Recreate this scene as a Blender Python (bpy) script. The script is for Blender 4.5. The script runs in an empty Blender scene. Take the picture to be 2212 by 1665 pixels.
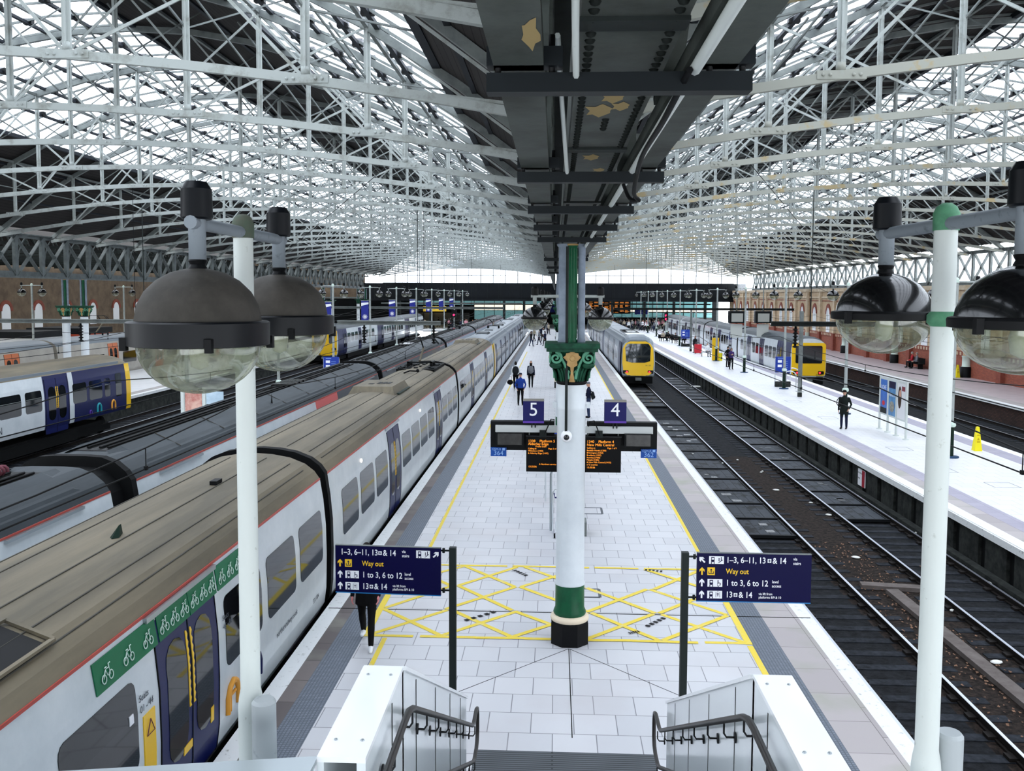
import bpy, bmesh, math, random
from mathutils import Vector, Matrix
random.seed(7)
PI = math.pi
sc = bpy.context.scene
COL = sc.collection

# ------------------------------------------------------------------ camera, light, exposure
F_PX, CAM_Z = 1950.0, 6.0
YAW, PITCH, ROLL = 0.04776887, 0.07033247, 0.004
cd = bpy.data.cameras.new('camera'); cam = bpy.data.objects.new('camera', cd); COL.objects.link(cam)
Fv = Vector((-math.sin(YAW)*math.cos(PITCH), math.cos(YAW)*math.cos(PITCH), -math.sin(PITCH)))
r0 = Fv.cross(Vector((0, 0, 1))).normalized(); u0 = r0.cross(Fv)
rv = math.cos(ROLL)*r0 + math.sin(ROLL)*u0; uv = -math.sin(ROLL)*r0 + math.cos(ROLL)*u0
M = Matrix((rv, uv, -Fv)).transposed().to_4x4(); M.translation = (0, 0, CAM_Z)
cam.matrix_world = M
cd.sensor_fit = 'HORIZONTAL'; cd.sensor_width = 36.0; cd.lens = F_PX/2212*36
cd.shift_y = -(832.5-774.0)/2212
cd.clip_start = 0.05; cd.clip_end = 600
sc.camera = cam

w = bpy.data.worlds.new('overcast'); sc.world = w; w.use_nodes = True
bg = w.node_tree.nodes['Background']
bg.inputs['Color'].default_value = (0.90, 0.95, 1.0, 1); bg.inputs['Strength'].default_value = 4.6
sc.view_settings.view_transform = 'Standard'; sc.view_settings.look = 'None'
sc.view_settings.gamma = 1.0; sc.view_settings.exposure = 0.0
try: sc.view_settings.use_curve_mapping = False
except Exception: pass
sc.cycles.max_bounces = 6; sc.cycles.diffuse_bounces = 3; sc.cycles.glossy_bounces = 3
sc.cycles.transmission_bounces = 4; sc.cycles.transparent_max_bounces = 12
sc.cycles.caustics_reflective = False; sc.cycles.caustics_refractive = False
sc.cycles.sample_clamp_indirect = 6.0
sc.cycles.use_denoising = True

# ------------------------------------------------------------------ materials
def lin(h):
    h = h.lstrip('#'); out = []
    for i in (0, 2, 4):
        c = int(h[i:i+2], 16)/255
        out.append(c/12.92 if c <= 0.04045 else ((c+0.055)/1.055)**2.4)
    return tuple(out)+(1,)
MATS = {}
def mat(name, col, rough=0.6, metal=0.0, noise=None, col2=None, bump=0.0, emit=0.0, spec=None, stretch=(1, 1, 1), coat=0.0, lo=0.35, hi=0.7, detail=6):
    m = bpy.data.materials.new(name); m.use_nodes = True
    nt = m.node_tree; b = nt.nodes['Principled BSDF']
    b.inputs['Base Color'].default_value = lin(col); b.inputs['Roughness'].default_value = rough
    b.inputs['Metallic'].default_value = metal; b.inputs['Specular IOR Level'].default_value = spec if spec is not None else (.15 if rough > .45 and sum(lin(col)[:3]) < .25 else .3 if rough > .3 else .5)
    b.inputs['Coat Weight'].default_value = coat; b.inputs['Coat Roughness'].default_value = 0.08
    if emit:
        b.inputs['Emission Color'].default_value = lin(col); b.inputs['Emission Strength'].default_value = emit
    if noise:
        g = nt.nodes.new('ShaderNodeNewGeometry'); mp = nt.nodes.new('ShaderNodeMapping')
        mp.inputs['Scale'].default_value = stretch
        nt.links.new(g.outputs['Position'], mp.inputs['Vector'])
        n = nt.nodes.new('ShaderNodeTexNoise'); n.inputs['Scale'].default_value = noise; n.inputs['Detail'].default_value = detail
        n.inputs['Roughness'].default_value = 0.65
        nt.links.new(mp.outputs[0], n.inputs['Vector'])
        r = nt.nodes.new('ShaderNodeValToRGB'); r.color_ramp.elements[0].position = lo; r.color_ramp.elements[1].position = hi
        r.color_ramp.elements[0].color = lin(col2 or col); r.color_ramp.elements[1].color = lin(col)
        nt.links.new(n.outputs['Fac'], r.inputs['Fac']); nt.links.new(r.outputs['Color'], b.inputs['Base Color'])
        if bump:
            bp = nt.nodes.new('ShaderNodeBump'); bp.inputs['Strength'].default_value = bump; bp.inputs['Distance'].default_value = 0.02
            nt.links.new(n.outputs['Fac'], bp.inputs['Height']); nt.links.new(bp.outputs[0], b.inputs['Normal'])
    MATS[name] = m
    return m
def brickmat(name, c1, c2, mortar, bw, rh, msize, plane='XY', offset=0.5, rough=0.5, dirt=0.0, dirtcol='#6a6a66', dscale=0.6):
    m = bpy.data.materials.new(name); m.use_nodes = True; nt = m.node_tree; b = nt.nodes['Principled BSDF']
    b.inputs['Roughness'].default_value = rough; b.inputs['Specular IOR Level'].default_value = .15 if sum(lin(c1)[:3]) < .25 else .4
    g = nt.nodes.new('ShaderNodeNewGeometry'); s = nt.nodes.new('ShaderNodeSeparateXYZ'); c = nt.nodes.new('ShaderNodeCombineXYZ')
    nt.links.new(g.outputs['Position'], s.inputs[0])
    nt.links.new(s.outputs[plane[0]], c.inputs['X']); nt.links.new(s.outputs[plane[1]], c.inputs['Y'])
    t = nt.nodes.new('ShaderNodeTexBrick'); t.inputs['Scale'].default_value = 1.0
    t.inputs['Brick Width'].default_value = bw; t.inputs['Row Height'].default_value = rh; t.inputs['Mortar Size'].default_value = msize
    t.inputs['Mortar Smooth'].default_value = 0.1; t.offset = offset
    t.inputs['Color1'].default_value = lin(c1); t.inputs['Color2'].default_value = lin(c2); t.inputs['Mortar'].default_value = lin(mortar)
    nt.links.new(c.outputs[0], t.inputs['Vector'])
    src = t.outputs['Color']
    if dirt:
        n = nt.nodes.new('ShaderNodeTexNoise'); n.inputs['Scale'].default_value = dscale; n.inputs['Detail'].default_value = 8
        nt.links.new(g.outputs['Position'], n.inputs['Vector'])
        r = nt.nodes.new('ShaderNodeValToRGB'); r.color_ramp.elements[0].position = .5; r.color_ramp.elements[1].position = .75
        r.color_ramp.elements[0].color = (0, 0, 0, 1); r.color_ramp.elements[1].color = (dirt, dirt, dirt, 1)
        nt.links.new(n.outputs['Fac'], r.inputs['Fac'])
        mx = nt.nodes.new('ShaderNodeMixRGB'); mx.inputs['Color2'].default_value = lin(dirtcol)
        nt.links.new(r.outputs['Color'], mx.inputs['Fac']); nt.links.new(src, mx.inputs['Color1']); src = mx.outputs['Color']
    nt.links.new(src, b.inputs['Base Color']); MATS[name] = m
    return m
def glassmat(name, tint, mixw=0.15, rough=0.05, diff=None):
    m = bpy.data.materials.new(name); m.use_nodes = True; nt = m.node_tree
    for n in list(nt.nodes): nt.nodes.remove(n)
    o = nt.nodes.new('ShaderNodeOutputMaterial'); tr = nt.nodes.new('ShaderNodeBsdfTransparent'); tr.inputs[0].default_value = lin(tint)
    if diff: gl = nt.nodes.new('ShaderNodeBsdfTranslucent'); gl.inputs[0].default_value = lin(diff)
    else:
        gl = nt.nodes.new('ShaderNodeBsdfGlossy'); gl.inputs['Roughness'].default_value = rough
    mx = nt.nodes.new('ShaderNodeMixShader'); mx.inputs[0].default_value = mixw
    if not diff:
        lw = nt.nodes.new('ShaderNodeLayerWeight'); lw.inputs[0].default_value = 0.25
        ma = nt.nodes.new('ShaderNodeMath'); ma.operation = 'MULTIPLY_ADD'; ma.inputs[1].default_value = 0.6; ma.inputs[2].default_value = mixw
        nt.links.new(lw.outputs['Facing'], ma.inputs[0]); nt.links.new(ma.outputs[0], mx.inputs[0])
    nt.links.new(tr.outputs[0], mx.inputs[1]); nt.links.new(gl.outputs[0], mx.inputs[2]); nt.links.new(mx.outputs[0], o.inputs[0])
    MATS[name] = m
    return m

tile = brickmat('platform_tiles', '#cdcdd0', '#c2c3c7', '#77787d', 0.6, 0.6, 0.007, rough=0.35, dirt=0.35, dirtcol='#b9b0b0')
tile3 = brickmat('platform_tiles_pale', '#e2e2e3', '#dcdddf', '#a9a9ad', 0.6, 0.6, 0.005, rough=0.35, dirt=0.15, dirtcol='#c4c0c0')
coping = mat('white_coping', '#e4e6e6', 0.7, noise=9, col2='#8d8d88', lo=0.25, hi=0.42, bump=0.1)
slabs = brickmat('coping_slabs', '#5d5656', '#756d6b', '#3c3836', 0.75, 0.9, 0.006, plane='YX', rough=0.7, dirt=0.6, dirtcol='#8d8f82', dscale=1.1)
slabs_pale = brickmat('coping_slabs_pale', '#a39c9c', '#b4adac', '#75706e', 0.9, 0.75, 0.006, plane='YX', rough=0.7, dirt=0.75, dirtcol='#90967f', dscale=0.7)
tactile = brickmat('tactile_strip', '#666e79', '#717985', '#4f5660', 0.05, 0.05, 0.008, rough=0.6, offset=0.0)
ballast = mat('ballast', '#26282c', 0.95, noise=7, col2='#070809', bump=0.9, lo=0.3, hi=0.75, detail=10)
ballast_brown = mat('ballast_brown', '#3d332d', 0.95, noise=9, col2='#0c0a09', bump=0.9, lo=0.35, hi=0.75, detail=10)
concrete_dark = mat('dark_concrete', '#3c3f3c', 0.9, noise=3, col2='#1e201f')
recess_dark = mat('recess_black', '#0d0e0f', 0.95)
rail_side = mat('rail_rust', '#1b1715', 0.7)
rail_top = mat('rail_polished', '#c8ccd6', 0.28, 0.9)
sleeper_m = mat('sleeper', '#33373e', 0.9, noise=6, col2='#16181c')
tray_m = mat('drip_tray', '#363b42', 0.6, noise=2.5, col2='#0d0f11', lo=0.4, hi=0.5)
tray_rib = mat('drip_tray_rib', '#0e1013', 0.6)
yellow_tape = mat('yellow_tape', '#e6cc45', 0.6, noise=5, col2='#dccf90', lo=0.3, hi=0.45)
black_tape = mat('black_tape', '#16161a', 0.6)
ironwhite = mat('iron_white', '#a3a9a6', 0.5, noise=3, col2='#777970', lo=0.25, hi=0.5)
irongrey = mat('iron_grey', '#767c79', 0.55, noise=2.0, col2='#585d5d', lo=0.3, hi=0.6)
ironcream = mat('iron_peeling', '#9a9c93', 0.55, noise=1.1, col2='#a39471', lo=0.37, hi=0.44)
irondark = mat('iron_dark', '#262c2b', 0.6, noise=2, col2='#181c1b')
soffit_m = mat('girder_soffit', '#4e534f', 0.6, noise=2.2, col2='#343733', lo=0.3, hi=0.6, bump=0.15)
rust_spot = mat('rust_patch', '#a08a5c', 0.8)
rivet_dark = mat('rivet_grime', '#171b19', 0.7)
bracket_m = mat('bracket_steel', '#12171a', 0.5)
boards = brickmat('roof_boards', '#2e2b2a', '#262423', '#141211', 6.0, 0.18, 0.012, plane='YX', rough=0.8)
purlin_m = mat('purlin', '#23272d', 0.6)
roofglass = glassmat('roof_glass', '#f4f8ff', 0.12, diff='#f0f4ff')
clearglass = glassmat('clear_glass', '#f6faff', 0.06)
globeglass = glassmat('lamp_globe_glass', '#dfe3d4', 0.10, 0.08)
_nt = globeglass.node_tree; _o = [n for n in _nt.nodes if n.type == 'OUTPUT_MATERIAL'][0]; _src = _o.inputs[0].links[0].from_socket
_n = _nt.nodes.new('ShaderNodeTexNoise'); _n.inputs['Scale'].default_value = 7; _n.inputs['Detail'].default_value = 9
_r = _nt.nodes.new('ShaderNodeValToRGB'); _r.color_ramp.elements[0].position = .42; _r.color_ramp.elements[1].position = .7
_r.color_ramp.elements[0].color = (.10, .10, .10, 1); _r.color_ramp.elements[1].color = (.55, .55, .55, 1)
_g = _nt.nodes.new('ShaderNodeNewGeometry'); _nt.links.new(_g.outputs['Position'], _n.inputs['Vector']); _nt.links.new(_n.outputs['Fac'], _r.inputs['Fac'])
_d = _nt.nodes.new('ShaderNodeBsdfTranslucent'); _d.inputs[0].default_value = lin('#b9bba8')
_d2 = _nt.nodes.new('ShaderNodeBsdfDiffuse'); _d2.inputs[0].default_value = lin('#a9ab9a'); _m2 = _nt.nodes.new('ShaderNodeMixShader')
_nt.links.new(_d.outputs[0], _m2.inputs[1]); _nt.links.new(_d2.outputs[0], _m2.inputs[2])
_m = _nt.nodes.new('ShaderNodeMixShader'); _nt.links.new(_r.outputs['Color'], _m.inputs[0]); _nt.links.new(_src, _m.inputs[1]); _nt.links.new(_m2.outputs[0], _m.inputs[2]); _nt.links.new(_m.outputs[0], _o.inputs[0])
colwhite = mat('column_white', '#dfe5e8', 0.4, noise=1.2, col2='#d0d6da')
colgreen = mat('column_green', '#0f5a38', 0.4, noise=5, col2='#0b4a2e')
capgreen = mat('capital_green', '#1c4f39', 0.5, noise=8, col2='#113426')
capgreen_light = mat('capital_green_light', '#5f9d80', 0.5, noise=6, col2='#4a866a')
capgold = mat('capital_gold', '#c2a06a', 0.6, noise=7, col2='#a07d4c')
cream = mat('cream_paint', '#e6d6bd', 0.5)
black_gloss = mat('black_gloss', '#0b0c0e', 0.18, coat=0.4)
black_matt = mat('black_paint', '#0a0b0d', 0.5)
colblue = mat('upper_column_grey', '#8792a0', 0.5, noise=4, col2='#6d7784')
dusty = mat('lamp_dusty', '#4d4944', 0.6, noise=3.5, col2='#35332f')
lampband = mat('lamp_band', '#080b10', 0.4, spec=.2)
postgrey = mat('post_grey', '#7d858c', 0.5, noise=14, col2='#5b6268', lo=0.25, hi=0.42)
postwhite = mat('post_white', '#cdd3cf', 0.5, noise=16, col2='#989b90', lo=0.2, hi=0.37)
pipegrey = mat('pipe_grey', '#8d969c', 0.5)
domegreen = mat('dome_green', '#5f9d77', 0.55, noise=5, col2='#3d6b52')
signblue = mat('sign_navy', '#070538', 0.4, spec=.15)
signwhite = mat('sign_white', '#f2f3f6', 0.5)
signyellow = mat('sign_yellow', '#f2c42c', 0.5)
signcyan = mat('sign_edge_blue', '#2779b8', 0.4)
numblue = mat('number_navy', '#0d1054', 0.4, spec=.2)
numpurple = mat('number_purple', '#5a35a0', 0.4)
tagblue = mat('tag_blue', '#124a9c', 0.4)
tagtext = mat('tag_text', '#8fb6e6', 0.4)
screenblack = mat('screen_black', '#050506', 0.5)
led = mat('led_amber', '#ff9a2a', 0.5, emit=1.1)
monitor_m = mat('monitor_case', '#0b0e10', 0.5)
monitor_face = mat('monitor_face', '#3a3936', 0.3, noise=5, col2='#1c1b1a')
armwhite = mat('arm_white', '#c4c8c6', 0.5)
panelwhite = mat('parapet_panel', '#dfe6e8', 0.18, coat=0.3)
capwhite = mat('parapet_cap', '#f0f3f5', 0.25, coat=0.4)
alu = mat('aluminium', '#aab2b6', 0.3, 0.8)
handrail_m = mat('handrail', '#2f2c2b', 0.4)
handrail_b = mat('handrail_bracket', '#1b1c1e', 0.4)
postdark = mat('sign_post', '#252b2a', 0.5)
stair_m = mat('stair_step', '#54585c', 0.7)
cordu = brickmat('corduroy', '#585d62', '#555a5f', '#2f3336', 3.0, 0.05, 0.012, rough=0.6)
tr_white = mat('train_white', '#d6dcdf', 0.3, noise=1.5, col2='#c4ccd0', coat=0.3)
tr_lilac = mat('train_silver', '#a9b3bf', 0.3, coat=0.3)
tr_roof = mat('train_roof_tan', '#7d735f', 0.6, noise=0.8, col2='#5a5446', stretch=(2.5, .25, 1))
tr_roofgrey = mat('train_roof_grey', '#43494e', 0.5, noise=0.9, col2='#31373b', stretch=(2, .3, 1))
tr_rooflight = mat('train_roof_silver', '#767e85', 0.4, noise=0.8, col2='#6f7880', stretch=(2, .3, 1))
tr_seam = mat('roof_seam', '#4c4a44', 0.7)
tr_red = mat('train_red_line', '#b3473c', 0.4)
tr_redflash = mat('train_red', '#d8544f', 0.35, coat=0.3)
tr_dark = mat('train_charcoal', '#252c33', 0.35, coat=0.3)
tr_navy = mat('train_navy', '#0f184a', 0.35, coat=0.1)
tr_door = mat('train_door_blue', '#121a4e', 0.35, spec=.25)
tr_yellow = mat('train_yellow', '#f4c318', 0.35, coat=0.3)
tr_beige = mat('train_beige', '#a9a49a', 0.4, noise=1, col2='#98938a')
tr_orange = mat('train_orange', '#b9653a', 0.4)
tr_glass = mat('train_window', '#0e1114', 0.05, spec=0.6)
tr_glassw = mat('windscreen', '#141b20', 0.03, spec=1.0, coat=0.3)
gangway = mat('gangway_rubber', '#090a0b', 0.7)
under_m = mat('underframe', '#0c0d0e', 0.9)
bike_green = mat('bike_sticker', '#0e6b45', 0.45)
bike_white = mat('bike_white', '#cfe3d8', 0.5)
logo_teal = mat('logo_teal', '#2b9aa6', 0.4)
logo_orange = mat('logo_orange', '#dd9a3a', 0.4)
greytext = mat('grey_lettering', '#4a5058', 0.5)
head_white = mat('head_lamp', '#fff3e8', 0.3, emit=2.0)
tail_red = mat('tail_lamp', '#ff2a3a', 0.3, emit=2.5)
wire_m = mat('wire', '#0d0e10', 0.6)
coilred = mat('cable_red', '#6d3a44', 0.7)
postergreen = mat('base_green', '#12261c', 0.5)
collar_green = mat('collar_green', '#cfe0d4', 0.5)
baseblue = mat('base_flange', '#25405f', 0.5)
cone_y = mat('cone_yellow', '#f2e21b', 0.45)
red_bag = mat('red_case', '#c22535', 0.5)
blue_board = mat('timetable_blue', '#1b3a9c', 0.4)
hoop = mat('steel_hoop', '#d3d8da', 0.3, 0.6)
brick_red = brickmat('wall_red_brick', '#a4573f', '#8c4836', '#6e4a40', 0.24, 0.08, 0.008, plane='YZ', rough=0.7, dirt=0.5, dirtcol='#5c3a30')
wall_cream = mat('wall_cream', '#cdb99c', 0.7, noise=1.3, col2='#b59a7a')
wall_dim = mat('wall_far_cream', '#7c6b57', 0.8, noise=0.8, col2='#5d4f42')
side_iron = mat('side_girder_iron', '#5f6666', 0.55, noise=2.0, col2='#444a4a', lo=.3, hi=.6)
wall_stone = mat('wall_stone', '#d9cbb4', 0.7, noise=2, col2='#bfa98a')
terracotta = mat('terracotta', '#93503f', 0.7, noise=4, col2='#7a3f33')
winwhite = mat('window_white', '#f1f4f6', 0.4)
lightpane = glassmat('bright_pane', '#f4f8ff', 0.15, diff='#f4f8ff')
brick_dark = brickmat('platform_brick', '#4f3a34', '#3d302c', '#262322', 0.24, 0.08, 0.01, plane='YZ', rough=0.85, dirt=0.6, dirtcol='#23211f')
fascia_m = mat('fascia_black', '#171b1f', 0.5, noise=0.5, col2='#101316')
teal_glass = mat('concourse_teal', '#7fb9bd', 0.2, emit=0.35)
shop_light = mat('shop_light', '#fff2dc', 0.5, emit=1.2)
shop_yellow = mat('shop_yellow', '#f0cb45', 0.5, emit=0.7)
board_amber = mat('board_amber', '#d8843a', 0.5, emit=0.9)
banner_blue = mat('banner_blue', '#202a86', 0.6)
sig_red = mat('signal_red', '#ff2050', 0.4, emit=4)
sandy = mat('litter', '#e4e4de', 0.8)
puddle = mat('wet_patch', '#2b2e33', 0.2)
skin_m = mat('skin', '#c99a82', 0.55)
skin_r = mat('skin_red', '#d08080', 0.55)
hair_d = mat('hair_dark', '#17120f', 0.6); hair_g = mat('hair_grey', '#8e8a84', 0.6); hair_b = mat('hair_brown', '#3c2a1e', 0.6)
cl = {k: mat('cloth_'+k, v, 0.85) for k, v in dict(black='#0b0b0d', navy='#161c33', blue='#173a8c', white='#e4e6e8', grey='#6f7278', dark='#1f2226', green='#1b211f', purple='#3f2c63', red='#b02a35', jeans='#2a3550', teal='#2a6f74', pink='#c58a94', beige='#b0a48f').items()}
shoe_w = mat('shoe_white', '#eceef0', 0.5); shoe_k = mat('shoe_black', '#101012', 0.5); sole_m = mat('shoe_sole', '#20242c', 0.6)
face_dark = mat('face_dark', '#1a1210', 0.5); lip = mat('lips', '#a55a52', 0.5)

# ------------------------------------------------------------------ mesh helpers
class MB:
    def __init__(s, off=(0, 0, 0)):
        s.v = []; s.f = []; s.m = []; s.sm = []; s.o = Vector(off); s.cur = 0; s.mats = []; s.smooth = False
    def use(s, m, smooth=False):
        if m not in s.mats: s.mats.append(m)
        s.cur = s.mats.index(m); s.smooth = smooth
        return s
    def add(s, vs, fs, smooth=None):
        n = len(s.v); s.v += [tuple(Vector(v)-s.o) for v in vs]
        sm = s.smooth if smooth is None else smooth
        for f in fs:
            s.f.append([n+i for i in f]); s.m.append(s.cur); s.sm.append(sm)
        return s
    def box(s, a, b):
        x0, y0, z0 = a; x1, y1, z1 = b
        return s.add([(x0, y0, z0), (x1, y0, z0), (x1, y1, z0), (x0, y1, z0), (x0, y0, z1), (x1, y0, z1), (x1, y1, z1), (x0, y1, z1)],
                     [(0, 3, 2, 1), (4, 5, 6, 7), (0, 1, 5, 4), (1, 2, 6, 5), (2, 3, 7, 6), (3, 0, 4, 7)], False)
    def cbox(s, c, d):
        return s.box([c[i]-d[i]/2 for i in range(3)], [c[i]+d[i]/2 for i in range(3)])
    def bar(s, p, q, w, h, up=(0, 0, 1)):
        p = Vector(p); q = Vector(q); d = (q-p)
        if d.length < 1e-6: return s
        d.normalize(); up = Vector(up)
        if abs(d.dot(up)) > 0.98: up = Vector((0, 1, 0)) if abs(d.y) < 0.9 else Vector((1, 0, 0))
        x = d.cross(up).normalized(); y = x.cross(d)
        vs = []
        for e in (p, q):
            for a, b in ((-1, -1), (1, -1), (1, 1), (-1, 1)): vs.append(e+x*a*w/2+y*b*h/2)
        return s.add(vs, [(0, 3, 2, 1), (4, 5, 6, 7), (0, 1, 5, 4), (1, 2, 6, 5), (2, 3, 7, 6), (3, 0, 4, 7)], False)
    def tube(s, pts, r, seg=8, cap=True):
        pts = [Vector(p) for p in pts]; n = len(pts)
        rs = r if isinstance(r, (list, tuple)) else [r]*n
        vs = []; fs = []; px = None
        for i, p in enumerate(pts):
            d = (pts[min(i+1, n-1)]-pts[max(i-1, 0)])
            d = d.normalized() if d.length > 1e-9 else Vector((0, 0, 1))
            if px is None:
                a = Vector((0, 0, 1)) if abs(d.z) < 0.9 else Vector((1, 0, 0))
                px = d.cross(a).normalized()
            else:
                px = (px-d*px.dot(d)).normalized()
            py = d.cross(px)
            for k in range(seg):
                t = 2*PI*k/seg; vs.append(p+(px*math.cos(t)+py*math.sin(t))*rs[i])
        for i in range(n-1):
            for k in range(seg):
                a = i*seg+k; b = i*seg+(k+1) % seg; fs.append((a, b, b+seg, a+seg))
        s.add(vs, fs, True)
        if cap: s.add(vs[:seg], [tuple(range(seg))[::-1]], False); s.add(vs[-seg:], [tuple(range(seg))], False)
        return s
    def lathe(s, prof, c=(0, 0, 0), seg=24, smooth=True, axis='Z', a0=0.0):
        vs = []; fs = []
        for r, z in prof:
            for k in range(seg):
                t = 2*PI*k/seg+a0
                if axis == 'Z': vs.append((c[0]+r*math.cos(t), c[1]+r*math.sin(t), c[2]+z))
                elif axis == 'Y': vs.append((c[0]+r*math.cos(t), c[1]+z, c[2]+r*math.sin(t)))
                else: vs.append((c[0]+z, c[1]+r*math.cos(t), c[2]+r*math.sin(t)))
        for i in range(len(prof)-1):
            for k in range(seg):
                a = i*seg+k; b = i*seg+(k+1) % seg; fs.append((a, b, b+seg, a+seg))
        return s.add(vs, fs, smooth)
    def rings(s, prof, c=(0, 0, 0), seg=24, axis='Z', a0=0.0):
        for p, q in zip(prof, prof[1:]): s.lathe([p, q], c, seg, True, axis, a0)
        return s
    def prism(s, poly, o, ux, uy, n, t0, t1):
        """extrude a 2-D polygon drawn in the plane (o, ux, uy) from t0 to t1 along n"""
        o, ux, uy, n = Vector(o), Vector(ux), Vector(uy), Vector(n); k = len(poly)
        vs = [o+ux*x+uy*y+n*t0 for x, y in poly]+[o+ux*x+uy*y+n*t1 for x, y in poly]
        fs = [tuple(range(k))[::-1], tuple(range(k, 2*k))]+[(i, (i+1) % k, (i+1) % k+k, i+k) for i in range(k)]
        return s.add(vs, fs, False)
    def ball(s, c, r, sx=1, sy=1, sz=1, seg=12, rings=8):
        prof = [(r*math.sin(PI*i/rings), -r*math.cos(PI*i/rings)) for i in range(rings+1)]
        vs = []; fs = []
        for a, z in prof:
            for k in range(seg):
                t = 2*PI*k/seg; vs.append((c[0]+sx*a*math.cos(t), c[1]+sy*a*math.sin(t), c[2]+sz*z))
        for i in range(rings):
            for k in range(seg):
                p = i*seg+k; q = i*seg+(k+1) % seg; fs.append((p, q, q+seg, p+seg))
        return s.add(vs, fs, True)
    def mesh(s, name):
        me = bpy.data.meshes.new(name); me.from_pydata([tuple(v) for v in s.v], [], s.f)
        for m in s.mats: me.materials.append(m)
        me.polygons.foreach_set('material_index', s.m); me.polygons.foreach_set('use_smooth', s.sm); me.update()
        return me
    def build(s, name, parent=None):
        o = bpy.data.objects.new(name, s.mesh(name)); COL.objects.link(o)
        if parent: o.parent = parent
        return o
def B(m, off=(0, 0, 0), smooth=False): return MB(off).use(m, smooth)
def thing(name, label, cat, loc=(0, 0, 0), rz=0.0, group=None):
    o = bpy.data.objects.new(name, None); COL.objects.link(o); o.location = loc; o.rotation_euler = (0, 0, rz)
    o.empty_display_size = 0.2
    return tag(o, label, cat, group)
def tag(o, label, cat, group=None, kind=None):
    o['label'] = label; o['category'] = cat
    if group: o['group'] = group
    if kind: o['kind'] = kind
    return o
def struct(name, mb, label=None):
    o = mb.build(name); o['kind'] = 'structure'
    return o
def dup(root, loc=None, rz=None, label=None, group=None):
    r = root.copy(); COL.objects.link(r)
    if loc is not None: r.location = loc
    if rz is not None: r.rotation_euler = (0, 0, rz)
    if label: r['label'] = label
    if group: r['group'] = group
    for ch in list(root.children):
        c = ch.copy(); COL.objects.link(c); c.parent = r
        for g in list(ch.children):
            d = g.copy(); COL.objects.link(d); d.parent = c
    return r
def text(body, loc, size, m, parent=None, rot=(PI/2, 0, 0), align='LEFT', name='lettering', ext=0.001, sx=1.0, bold=0.0):
    cu = bpy.data.curves.new(name, 'FONT'); cu.body = body; cu.size = size; cu.extrude = ext; cu.align_x = align; cu.align_y = 'CENTER'
    cu.resolution_u = 3; cu.offset = size*bold; cu.materials.append(m)
    o = bpy.data.objects.new(name, cu); COL.objects.link(o); o.location = loc; o.rotation_euler = rot; o.scale = (sx, 1, 1)
    if parent: o.parent = parent
    return o
ORD = ['nearest', 'second', 'third', 'fourth', 'fifth', 'sixth', 'seventh', 'eighth', 'ninth', 'tenth', 'eleventh', 'twelfth', 'thirteenth', 'fourteenth']
def rrect(x0, y0, x1, y1, r, n=4):
    out = []
    for cx, cy, a in ((x1-r, y0+r, -PI/2), (x1-r, y1-r, 0), (x0+r, y1-r, PI/2), (x0+r, y0+r, PI)):
        for i in range(n+1):
            t = a+PI/2*i/n; out.append((cx+r*math.cos(t), cy+r*math.sin(t)))
    return out
# ------------------------------------------------------------------ ground, platforms
RT = -0.93; GB = -1.10; Y0, Y1 = -4.0, 150.0
g = B(ballast)
g.box((-62, Y0-6, GB-0.3), (6.9, Y1, GB)); g.box((12.5, Y0-6, GB-0.3), (31, Y1, GB))
g.use(ballast_brown).box((6.9, Y0-6, GB-0.3), (9.1, 40, GB)); g.use(ballast).box((6.9, 40, GB-.3), (9.1, Y1, GB)).box((9.1, Y0-6, GB-0.3), (12.5, Y1, GB))
struct('ground', g)
def platform(name, bands, y0=Y0, y1=Y1, faces=None):
    """bands: list of (x0, x1, material) side by side; solid slab down to the ballast"""
    m = MB()
    for x0, x1, mt in bands:
        m.use(mt).box((x0, y0, -0.16), (x1, y1, 0.0))
    xa, xb = bands[0][0], bands[-1][1]
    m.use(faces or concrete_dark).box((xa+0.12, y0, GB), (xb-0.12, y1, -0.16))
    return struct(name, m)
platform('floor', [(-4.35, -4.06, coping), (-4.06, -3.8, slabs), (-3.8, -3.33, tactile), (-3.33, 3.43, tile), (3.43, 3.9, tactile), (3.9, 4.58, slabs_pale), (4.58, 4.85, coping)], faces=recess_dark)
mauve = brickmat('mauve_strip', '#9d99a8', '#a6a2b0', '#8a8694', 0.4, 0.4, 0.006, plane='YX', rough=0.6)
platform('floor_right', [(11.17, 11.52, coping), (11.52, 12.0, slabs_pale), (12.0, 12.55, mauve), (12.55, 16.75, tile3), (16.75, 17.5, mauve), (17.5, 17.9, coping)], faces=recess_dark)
pinkfloor = brickmat('pink_floor', '#b9adb0', '#b0a4a8', '#948a8e', 0.6, 0.6, 0.006, rough=0.45, dirt=0.3, dirtcol='#a08f90')
platform('floor_far_right', [(25.2, 25.55, coping), (25.55, 26.4, slabs_pale), (26.4, 31.2, pinkfloor)], faces=brick_dark)
platform('floor_left', [(-18.2, -17.9, coping), (-17.9, -17.2, slabs_pale), (-17.2, -11.7, tile3), (-11.7, -11.05, slabs_pale), (-11.05, -10.75, coping)])
platform('floor_far_left', [(-32.9, -32.6, coping), (-32.6, -25.7, tile3), (-25.7, -25.05, slabs_pale), (-25.05, -24.75, coping)], y0=20)
platform('floor_outer_left', [(-52, -36.2, tile3)], y0=30)
struct('floor_concourse', B(tile3).box((-62, Y1, -0.2), (33, 185, 0.0)))
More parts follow.
